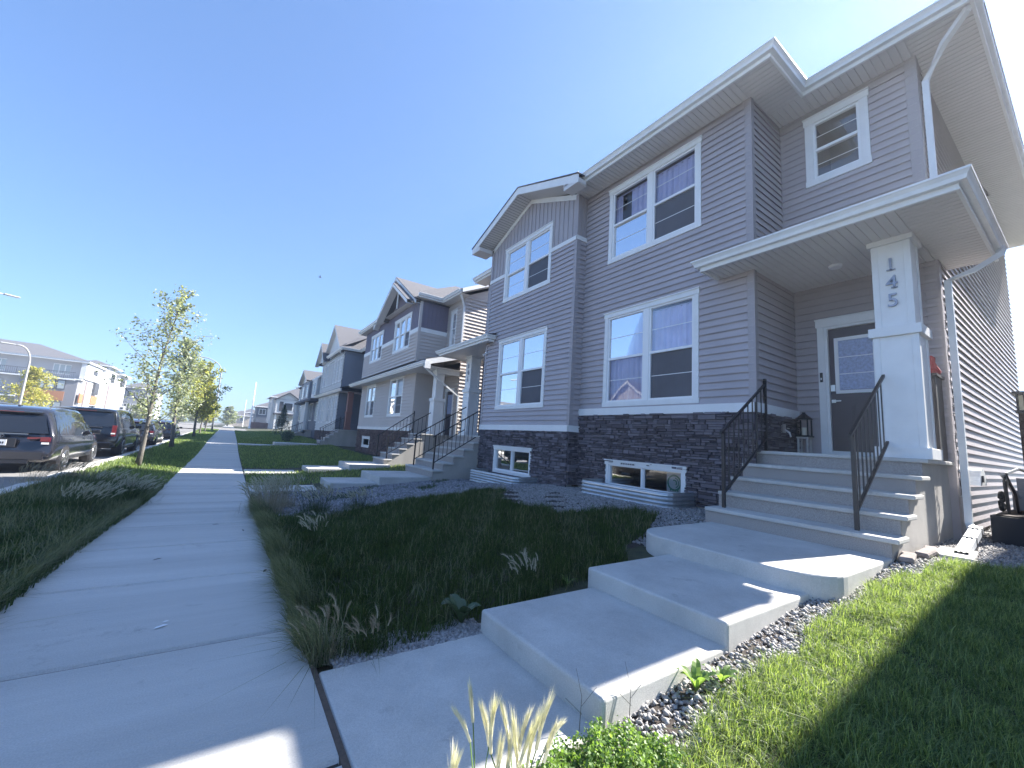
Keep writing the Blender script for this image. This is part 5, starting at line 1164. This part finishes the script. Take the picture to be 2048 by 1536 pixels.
# ------------------------------------------------------------ gravel
OCT = np.array([[1, 0, 0], [-1, 0, 0], [0, 1, 0], [0, -1, 0], [0, 0, 1], [0, 0, -1]], float)
OF = np.array([[0, 2, 4], [2, 1, 4], [1, 3, 4], [3, 0, 4], [2, 0, 5], [1, 2, 5], [3, 1, 5], [0, 3, 5]])
def gravel(name, x, y, size, label, m=M_GRAVEL, dz=-.012):
    n = len(x); s = size*rng.uniform(.5, 1.35, n); v = OCT[None]*(1+rng.uniform(-.35, .35, (n, 6, 1))); v = v*rng.uniform(.6, 1.2, (n, 1, 3)); v[:, :, 2] *= .75
    a = rng.uniform(0, 2*PI, n); c, sn = np.cos(a)[:, None], np.sin(a)[:, None]; X, Y = v[:, :, 0]*c-v[:, :, 1]*sn, v[:, :, 0]*sn+v[:, :, 1]*c
    t = rng.uniform(-.8, .8, n)[:, None]; Z = v[:, :, 2]*np.cos(t)+X*np.sin(t); X = X*np.cos(t)-v[:, :, 2]*np.sin(t)
    V = np.stack([X, Y, Z], 2)*s[:, None, None]; V[:, :, 0] += x[:, None]; V[:, :, 1] += y[:, None]; V[:, :, 2] += (TX(x, y)+dz+rng.uniform(-.3, .8, n)*size)[:, None]
    f = (np.arange(n)[:, None, None]*6+OF[None]).reshape(-1); return tag(npmesh(name, V.reshape(-1, 3), f, np.arange(0, len(f), 3), m), label, 'gravel', kind='stuff')
x, y = field(26000, 1.75, 9.6, .1, 1.72, lambda a, b: (b > 1.30-.30*np.clip((a-5.2)/1.5, 0, 1)-1.0*np.clip((a-6.6)/.8, 0, 1)) & ((b < 1.70) | (a < 1.8)) & ((a < 6.2) | (b < 1.46)))
gravel('gravel', x, y, .019, 'pale crushed gravel strip between the path slabs and the sunny grass')
x, y = field(26000, 4.6, 7.6, 3.5, 9.4, lambda a, b: ~inpoly(a, b, LAWN) & ((b > 3.6) | (a < 6.15)) & (noise2(a, b, 1.1)-1.1*np.exp(-((a-5.35)**2+(b-6.7)**2)/.9) > -.75))
gravel('gravel', x, y, .021, 'grey gravel bed around the steel window well of house 145')
x, y = field(5200, .75, 1.9, 2.9, 3.25, lambda a, b: b < 3.2-.1*noise2(a, b, 3)); gravel('gravel', x, y, .016, 'small patch of gravel where the front path meets the lawn corner')
x, y = field(36000, .9, 7.25, 8.3, 12.9, lambda a, b: ~inpoly(a, b, LAWN) & ((a < 5.9) | (b < 12.5))); gravel('gravel', x, y, .028, 'dark gravel bed in front of the left half of the near duplex', mat('dark gravel stone', (.14, .14, .15), .85, var=.15, scale=60, island=.5, hue=((.12, .12, .13), (.50, .50, .52))))
x, y = field(5000, 9.4, 16, -.9, 1.38, lambda a, b: b > -2); gravel('gravel', x, y, .03, 'gravel along the side yard beside the long wall')
def patch(poly, dz, m, name):
    mb = MB(); mb.v = [(px_, py_, terr(px_, py_)+dz) for px_, py_ in poly]; mb.f = [tuple(range(len(poly)))]; return mb
# soil bed under the gravel follows the terrain
def sheet(x0, x1, y0, y1, nx, ny, dz, m, name):
    mb = MB()
    for i in range(nx+1):
        for j in range(ny+1): X_, Y_ = x0+(x1-x0)*i/nx, y0+(y1-y0)*j/ny; mb.v.append((X_, Y_, terr(X_, Y_)+dz))
    for i in range(nx):
        for j in range(ny): q = i*(ny+1)+j; mb.f.append((q, q+1, q+ny+2, q+ny+1))
    return struct(mb.build(name, m))
sheet(4.4, 7.58, 3.55, 12.6, 14, 30, -.012, M_SOIL, 'soil'); sheet(1.9, 4.4, 8.3, 12.8, 8, 14, -.014, M_SOIL, 'soil'); sheet(1.9, 14, -.9, 1.66, 20, 8, -.013, M_SOIL, 'soil')

# ------------------------------------------------------------ foxtails and weeds
def foxtail(x, y, n, h, label, spread=.12, m=M_PLUME, size=1., lean=(0, 0), stem=None, nbl=60, seed=1, z=None, grp='foxtail clumps'):
    R = random.Random(seed); z = terr(x, y)-.01 if z is None else z; F = empty('foxtail_grass', (x, y, z), label, 'grass clump', grp); st = MB(); pl = MB()
    for k in range(n):
        a = R.uniform(0, 2*PI); r = R.random()*spread; b = Vector((x+r*math.cos(a), y+r*math.sin(a), z)); hh = h*R.uniform(.65, 1.1)
        d = Vector((math.cos(a)*R.uniform(.1, .45)+lean[0], math.sin(a)*R.uniform(.1, .45)+lean[1], 1)).normalized(); t = b+d*hh; st.tube([b, b.lerp(t, .5)+Vector((0, 0, .02)), t], .0016*size, 3, cap=False)
        L = .10*size*R.uniform(.8, 1.25); tight = .26 if size > 1.6 else .5; ax0 = (d+Vector((lean[0]+R.uniform(-.3, .3), lean[1]+R.uniform(-.3, .3), 0))).normalized(); dr = Vector((lean[0]*2+R.uniform(-.5, .5), lean[1]*2+R.uniform(-.5, .5), -.9))
        cur = lambda u: t+ax0*L*u+dr*L*.30*u*u
        for q in range(150 if size > 1.6 else 60):   # fine awns sweeping forward along a nodding head
            u = R.random()*(.7 if size > 1.6 else 1); o = cur(u); ax = (ax0+dr*.6*u).normalized(); e = Vector((R.gauss(0, 1), R.gauss(0, 1), R.gauss(0, 1))).normalized(); e = (ax*1.25+e*tight).normalized()*L*R.uniform(.4, .7)*(1-.35*u)
            w_ = ax.cross(e).normalized()*(.0012 if size < 1.6 else .0007)*size; pl.quad(o-w_, o+w_, o+e)
        pl.tube([cur(v/4) for v in range(5)], [.004*size, .0045*size, .004*size, .003*size, .001], 4)
    st.build('stems', stem or M_WEED, F); pl.build('plumes', m, F)
    xs = x+rng.normal(size=nbl)*spread*.6; ys = y+rng.normal(size=nbl)*spread*.6
    o = blades('leaves', xs, ys, rng.uniform(.4, .9, nbl)*h*.8, .004*size, stem or M_GRASSL, None, None, lean=.6 if nbl < 100 else 1.0, z=np.full(nbl, z), kind=None); o.parent = F; me = o.data
    me.transform(Matrix.Translation((-x, -y, -z)))
    return F
foxtail(1.04, 1.60, 3, .26, 'pair of tall pale foxtails standing apart over the front path', lean=(.02, .1), spread=.02, seed=3, size=2.0, nbl=14)
foxtail(1.19, 1.52, 9, .20, 'dense sunlit foxtail bunch right of the tall pair, in front of the path', lean=(.1, .05), spread=.07, seed=4, size=2.0, nbl=30)
foxtail(1.0, 1.46, 9, .13, 'short foxtails at the bottom edge of the picture', spread=.11, seed=5, size=1.8, nbl=40)
foxtail(.83, 1.42, 5, .17, 'leftmost foxtails by the pavement joint at the bottom edge', spread=.07, seed=15, size=1.8, nbl=30)
for k, (x, y, n, h, lab, md) in enumerate(((.78, 9.0, 60, .58, 'bushy grey foxtail clump spilling onto the pavement by the gravel', 1), (1.1, 9.9, 45, .58, 'foxtail clump behind the bushy one near the neighbour path', 1), (1.6, 8.9, 34, .46, 'foxtail clump at the gravel edge right of the bushy one', 1), (2.4, 8.9, 20, .32, 'thin foxtail tuft at the upper lawn edge', 1), (1.1, 6.0, 14, .34, 'silvery foxtails leaning in the middle of the left lawn edge', 1), (2.6, 3.35, 14, .28, 'dry foxtails beside the corner of the middle slab', 1), (.70, 3.12, 9, .26, 'brown dead tuft at the corner of the pavement and the front path', 0), (.99, 3.06, 8, .20, 'spiky dark grass tuft beside the brown dead one', 0), (-1.45, 11.0, 50, .48, 'grey foxtail clump leaning over the left side of the pavement', 1), (-1.8, 9.6, 36, .42, 'foxtail clump in the shade of the grass strip', 1), (-2.1, 12.5, 16, .42, 'foxtail clump farther left on the grass strip', 1), (-3.0, 14.2, 20, .35, 'dry straw-coloured clump by the kerb near the minivan', 0), (-3.25, 13.1, 18, .32, 'bleached clump at the kerb, left edge of the picture', 0))):
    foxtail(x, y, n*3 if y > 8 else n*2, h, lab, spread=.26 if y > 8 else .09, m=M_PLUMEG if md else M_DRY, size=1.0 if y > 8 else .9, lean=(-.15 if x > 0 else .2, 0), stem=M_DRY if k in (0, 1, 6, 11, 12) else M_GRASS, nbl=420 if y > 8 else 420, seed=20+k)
def leafplant(x, y, n, L, label, m, wd=.3, up=.8, name='broadleaf_weed', z=None):
    z = terr(x, y)-.01 if z is None else z; W_ = empty(name, (x, y, z), label, 'weed', 'broadleaf weeds')
    for k in range(n):
        g = MB(); a = 2.4*k+random.uniform(-.3, .3); d = Vector((math.cos(a), math.sin(a), 0)); s = d.cross(Vector((0, 0, 1))); l = L*random.uniform(.7, 1.15); prev = None
        for q in range(7):
            t = q/6; c = Vector((x, y, z))+d*l*t*.75+Vector((0, 0, l*(up*t-.55*up*t*t))); w_ = l*wd*math.sin(PI*min(1, t*.9+.08))*.5
            cur = (c-s*w_+Vector((0, 0, w_*.35)), c, c+s*w_+Vector((0, 0, w_*.35)))
            if prev: g.quad(prev[0], prev[1], cur[1], cur[0]); g.quad(prev[1], prev[2], cur[2], cur[1])
            prev = cur
        g.build('leaf', m, W_, smooth=True)
leafplant(1.78, 3.15, 8, .26, 'dark broad-leaved dock plant at the lawn corner of the first slab', M_DKLEAF, wd=.42, up=1.5)
leafplant(2.55, 1.55, 11, .16, 'leafy green weed on the gravel beside the first slab', M_WEED, wd=.3, up=1.6); leafplant(2.75, 1.5, 8, .15, 'second leafy weed on the gravel, nearer the middle slab', M_WEED, wd=.3, up=1.2)
leafplant(1.1, 3.28, 9, .12, 'grey-green thistle rosette on the gravel patch', M_DKLEAF, wd=.25, up=.6); leafplant(3.0, 3.2, 8, .13, 'small tuft of weed against the middle slab', M_WEED, wd=.14, up=1.2)
def chickweed():
    n = 17000; x = rng.uniform(1.15, 2.25, n); y = rng.uniform(1.12, 1.66, n); k = ((x-1.62)/.42)**2+((y-1.40)/.23)**2 < 1+.75*noise2(x, y, 5)+rng.normal(size=n)*.18; x, y = x[k], y[k]
    z = terr(1.5, 1.4)+rng.random(len(x))**.8*np.clip(.085+.07*noise2(x, y, 6)+.03*noise2(y, x, 14), .015, .2); o = leaf_mesh('chickweed', np.stack([x, y, z], 1), .018, M_WEED, None, droop=-.2, ratio=.8); tag(o, 'low bright green ground-cover weed at the foot of the first slab', 'ground cover', kind='stuff')
chickweed()
for k, (a, b, lab) in enumerate(((2.02, 1.62, 'bare brown twig sticking up at the near corner of the first slab'), (1.74, 1.72, 'short bent twig on the path before the first slab'))):
    T_ = MB(); p = Vector((a, b, terr(a, b))); T_.tube([p, p+Vector((.02, .01, .16)), p+Vector((-.01, .03, .30))], [.003, .002, .001], 4); T_.tube([p+Vector((.01, 0, .12)), p+Vector((.10, -.02, .2))], .0015, 3); T_.tube([p+Vector((.015, 0, .08)), p+Vector((-.08, .03, .17))], .0015, 3); tag(T_.build('twig', M_BARK), lab, 'twig')

# ------------------------------------------------------------ window wells
def well(path, z0, z1, label):
    mb = MB(); n = 24; prof = [(.012*math.sin(2*PI*k/n*5), z0+(z1-z0)*k/n) for k in range(n+1)]; prof += [(q[0]-.004, q[1]) for q in prof[::-1]]
    o = mb.sweep(path, prof).build('window_well', M_STEEL, None, smooth=False); tag(o, label, 'window well', 'corrugated steel window wells')
def wpath(xw, xo, ya, yb, r=.25):
    pts = [(xw, yb, 0), (xo+r, yb, 0)]+[(xo+r-r*math.sin(t), yb-r+r*math.cos(t), 0) for t in (PI/8, PI/4, 3*PI/8, PI/2)]+[(xo+r-r*math.cos(t), ya+r-r*math.sin(t), 0) for t in (0, PI/8, PI/4, 3*PI/8, PI/2)]+[(xw, ya, 0)]
    return pts
well(wpath(7.58, 6.72, 4.62, 7.0), -1.12, -.74, 'corrugated galvanised window well under the basement window nearest the stairs')
well(wpath(7.23, 6.45, 9.1, 11.75), -1.3, -.93, 'corrugated galvanised window well under the bay of the left half')

# ------------------------------------------------------------ small things
def cabinet():
    K_ = empty('storage_cabinet', (9.0, 1.7, .13), 'tall dark slatted cabinet on the porch behind the numbered column', 'cabinet')
    MB().box(8.78, 9.22, 1.44, 1.93, .16, 1.42).build('carcass', mat('dark cabinet', (.045, .04, .045), .6, var=.2, scale=6), K_)
    s_ = MB()
    for k in range(7): s_.box(8.76, 8.779, 1.45+k*.069, 1.50+k*.069, .2, 1.38)
    s_.build('door_slats', mat('dark cabinet slat', (.07, .055, .055), .6), K_); MB().box(8.74, 9.25, 1.41, 1.96, 1.42, 1.46).build('top', mat('dark cabinet', (.045, .04, .045), .6), K_)
cabinet()
r_ = MB(); c0 = Vector((8.95, 1.50, 1.46))
r_.lathe(c0, [(.09, 0), (.11, .05), (.08, .12), (.05, .2), (.055, .27), (.02, .31)], 10); tag(r_.build('cloth_bundle', mat('faded red cloth', (.45, .06, .06), .85, var=.25, scale=14, bump=.6, bscale=20), smooth=True), 'faded red cloth bundle on top of the dark porch cabinet', 'cloth')
def lantern():
    L = empty('candle_lantern', (9.05, 3.3, .13), 'black metal lantern with glass sides beside the front door', 'lantern')
    MB().box(8.93, 9.17, 3.18, 3.42, .45, .48).build('base', M_BLK, L); g = MB()
    for a, b in ((8.95, 3.2), (9.13, 3.2), (8.95, 3.38), (9.13, 3.38)): g.box(a, a+.02, b, b+.02, .48, .78)
    g.lathe((9.05, 3.3, .78), [(.14, 0), (.14, .02), (.05, .1), (.03, .12), (.03, .14)], 12); g.build('cage', M_BLK, L); MB().lathe((9.05, 3.3, .48), [(.04, 0), (.04, .15)], 12).build('candle', mat('candle wax', (.7, .66, .55), .6), L)
    S = empty('wooden_stand', (9.05, 3.3, .13), 'small weathered white wooden stand under the lantern by the door', 'stand')
    MB().box(8.95, 9.15, 3.2, 3.4, .42, .449).build('top', mat('weathered white wood', (.5, .49, .47), .8, var=.2, scale=10), S)
    for a, b in ((8.96, 3.21), (9.11, 3.21), (8.96, 3.36), (9.11, 3.36)): MB().box(a, a+.03, b, b+.03, .13, .42).build('leg', mat('weathered white wood', (.5, .49, .47), .8), S)
lantern()
# string of little lights hanging down the house corner
SL = empty('string_light', (9.2, 1.33, -.2), 'string of small white bulbs hanging down the front corner of house 145', 'string lights')
pts = [(9.2+.012*math.sin(k*1.3), 1.335+.01*math.cos(k*1.7), 2.75-k*.125) for k in range(26)]
MB().tube(pts, .004, 4).build('wire', M_BLK, SL)
bulb = MB().lathe((9.2, 1.33, -.2), [(.006, -.015), (.014, -.004), (.014, .006), (.005, .018)], 6).build('bulb', M_LAMPW, SL)
for k, p in enumerate(pts[1:]):
    o = bulb if k == 0 else bulb.copy()
    if k: COL.objects.link(o)
    o.parent = SL; o.location = (p[0]-9.2, p[1]-.012-1.33, p[2]+.2)
# downspout extension, splash block, broken pavers
X_ = empty('downspout_extension', (8.0, 1.15, -1.1), 'ribbed white downspout extension tied on with black straps, lying over a flat paver', 'drain pipe')
g = MB(); a, b = Vector((8.95, 1.17, -.80)), Vector((7.45, 1.12, -1.0)); d = b-a; sd = Vector((0, 1, 0))
pr = [(-.06, -.045), (.06, -.045), (.06, .045), (.035, .045), (.03, .035), (.015, .035), (.01, .045), (-.01, .045), (-.015, .035), (-.03, .035), (-.035, .045), (-.06, .045)]
for p in (a, b):
    for u, v in pr: g.v.append(tuple(p+sd*u+Vector((0, 0, v))))
n = len(pr); g.f = [(j, (j+1) % n, n+(j+1) % n, n+j) for j in range(n)]+[tuple(range(n))]
g.build('pipe', M_GUT, X_)
for t in (.12, .5):
    p = a+d*t; g = MB(); g.box(p.x-.012, p.x+.012, p.y-.066, p.y+.066, p.z-.052, p.z+.052); g.build('strap', M_BLK, X_)
g = MB(); g.obox((7.15, .98, terr(7, 1)+.0), (.75, .06, 0), (-.05, .32, 0), (0, 0, .035)); tag(g.build('paver', M_CONC), 'flat pale paver under the mouth of the downspout extension', 'paver', 'loose pavers by the steps')
for k, (a, b, r, lab) in enumerate(((6.28, 1.30, .3, 'flat dark paver leaning at the bottom corner of the concrete steps'), (6.72, 1.27, -.2, 'broken paver between the flat dark one and the step wall'), (7.05, 1.24, .5, 'small stone chunk farthest along the step wall'))):
    g = MB(); c, s_ = math.cos(r), math.sin(r); g.obox((a, b, terr(a, b)+.0), (.3*c, .3*s_*.4, .03), (-.13*s_, .13*c, 0), (0, .0, .06)); o = g.build('paver', mat('worn paver', (.22, .19, .18), .9, var=.25, scale=14, bump=.5, bscale=30)); bv = o.modifiers.new('b', 'BEVEL'); bv.width = .015; tag(o, lab, 'paver', 'loose pavers by the steps')
# planter and folded cart in the side yard
PB = empty('planter_box', (10, .75, -1.0), 'dark raised planter box in the side yard below the cart', 'planter'); MB().box(9.5, 11.6, .35, 1.1, -1.05, -.62).build('box', mat('dark planter', (.035, .033, .036), .8), PB); MB().box(9.55, 11.55, .40, 1.05, -.64, -.60).build('soil_fill', M_SOIL, PB)
GC = empty('garden_cart', (10.3, .8, -.6), 'black tubular garden cart with hooped handles in the side yard', 'cart')
g = MB(); g.tube([(9.9, .95, -.6), (9.85, .96, -.1), (9.95, .95, .0), (10.9, .9, .10), (12.2, .8, .0)], .022, 6); g.tube([(9.95, .95, -.02), (10.2, .9, -.3), (10.4, .9, -.6)], .02, 6); g.build('handle', M_BLK, GC)
g = MB(); g.tube([(9.9, .98, .0), (10.05, .95, -.12), (10.35, .9, -.32), (10.8, .85, -.5), (11.4, .8, -.55)], .03, 7); g.build('chrome_tube', M_STEEL, GC)
g = MB(); g.box(10.4, 11.3, .75, .95, -.55, -.25); g.box(10.5, 10.75, .76, .9, -.25, -.05); g.box(10.95, 11.2, .76, .9, -.25, -.08); g.build('tray', mat('grey plastic', (.18, .18, .19), .5), GC)
g = MB(); c = Vector((10.0, 1.02, -.42))
pts = [c+Vector((.13*math.cos(t*PI/8), 0, .13*math.sin(t*PI/8))) for t in range(17)]; g.tube(pts, .03, 8, cap=False); g.build('wheel', M_TYRE, GC)
UM = empty('hose_reel', (9.55, 1.25, -.1), 'pale domed hose reel mounted low on the long side wall', 'hose reel'); g = MB()
pts = [(9.55+.0, 1.38-.01, -.25)]; 
for rr, mm, nm in ((.26, M_GUT, 'housing'),):
    g = MB(); i0 = 0; poly = [(9.75+rr*math.cos(t*PI/12), -.2+rr*math.sin(t*PI/12)) for t in range(13)]
    g.v = [(px_, 1.16, pz_) for px_, pz_ in poly]+[(px_, 1.36, pz_) for px_, pz_ in poly]; n = 13
    g.f = [tuple(range(n)), tuple(range(n, 2*n))[::-1]]+[(k, (k+1) % n, n+(k+1) % n, n+k) for k in range(n)]; g.build(nm, mm, UM)
g = MB(); g.box(9.6, 9.66, 1.14, 1.16, -.15, -.05); g.build('vent', M_BLK, UM)
PL = empty('post_lantern', (12.2, .86, -1.0), 'small lit lantern on a dark wooden post at the right edge of the picture', 'lantern')
MB().box(12.1, 12.3, .76, .93, -1.0, 1.15).build('post', mat('dark post wood', (.06, .045, .04), .8, var=.2, scale=8), PL); g = MB(); g.box(12.07, 12.33, .73, .96, 1.15, 1.2); g.box(12.05, 12.35, .71, .98, 1.5, 1.55)
for a, b in ((12.09, .75), (12.29, .75), (12.09, .92), (12.29, .92), (12.09, .83)): g.box(a, a+.02, b, b+.02, 1.2, 1.5)
g.build('frame', M_BLK, PL); MB().box(12.12, 12.28, .78, .91, 1.2, 1.48).build('shade', mat('lantern amber glass', (.75, .68, .45), .4), PL)
# bits on the pavement
def bit(name, x, y, l, w_, m, lab, r, cat, z=-1.497):
    g = MB(); c, s_ = math.cos(r), math.sin(r); pt = lambda u, v, h: (x+u*c-v*s_, y+u*s_+v*c, z+h)
    g.v = [pt(-l, 0, .002), pt(-l*.4, -w_, .006), pt(l*.5, -w_*.8, .005), pt(l, 0, .003), pt(l*.4, w_, .007), pt(-l*.5, w_*.8, .006), pt(0, 0, .010)]; g.f = [(0, 1, 6), (1, 2, 6), (2, 3, 6), (3, 4, 6), (4, 5, 6), (5, 0, 6)]
    tag(g.build(name, m), lab, cat)
bit('fallen_petal', -.22, 4.02, .045, .014, M_PVC, 'pale white flake lying by the second pavement joint', .5, 'litter'); bit('fallen_petal', -.20, 4.10, .02, .007, M_PVC, 'tiny white scrap just beyond the pale flake', .2, 'litter')
for k, (x, y, lab) in enumerate(((.02, 7.6, 'dark leaf speck near the far third of the pavement, centre'), (-.45, 5.9, 'dry dark leaf in the middle of the pavement'), (.50, 5.1, 'small dark leaf near the right edge of the pavement'), (.35, 7.1, 'dark speck of leaf close to the lawn edge'))): bit('fallen_leaf', x, y, .05, .012, M_SOIL, lab, k*.5+.2, 'leaf')
# joint dirt between pavement and the private path
g = MB(); g.box(.622, .653, 1.2, 3.0, -1.56, -1.499); struct(g.build('path_joint', mat('joint brown dirt', (.10, .075, .06), .95, var=.3, scale=30)))
# a bird in the sky
Bd = MB(); c = Vector((1.05, 8.4, 2.9))*3.2
Bd.tube([c-Vector((.10, 0, 0)), c, c+Vector((.10, 0, 0))], [.004, .028, .006], 6); Bd.quad(c, c+Vector((.03, .03, .0)), c+Vector((-.02, .22, .07)), c+Vector((-.05, .1, .03))); Bd.quad(c, c+Vector((.03, -.03, 0)), c+Vector((-.02, -.22, .07)), c+Vector((-.05, -.1, .03)))
tag(Bd.build('bird', M_BLK), 'tiny dark bird flying above the row of duplexes', 'bird')

# ------------------------------------------------------------ haze
def haze():
    m = bpy.data.materials.new('haze'); m.use_nodes = True; n = m.node_tree.nodes; n.remove(n['Principled BSDF']); v = n.new('ShaderNodeVolumePrincipled'); v.inputs['Color'].default_value = (.86, .92, 1, 1); v.inputs['Density'].default_value = HAZE; v.inputs['Anisotropy'].default_value = .55
    m.node_tree.links.new(v.outputs[0], n['Material Output'].inputs['Volume'])
    o = MB().box(-90, 60, -25, 230, -3, 14).build('haze', m); tag(o, 'thin pale haze along the street', 'haze', kind='stuff')
HAZE = .0024
haze()
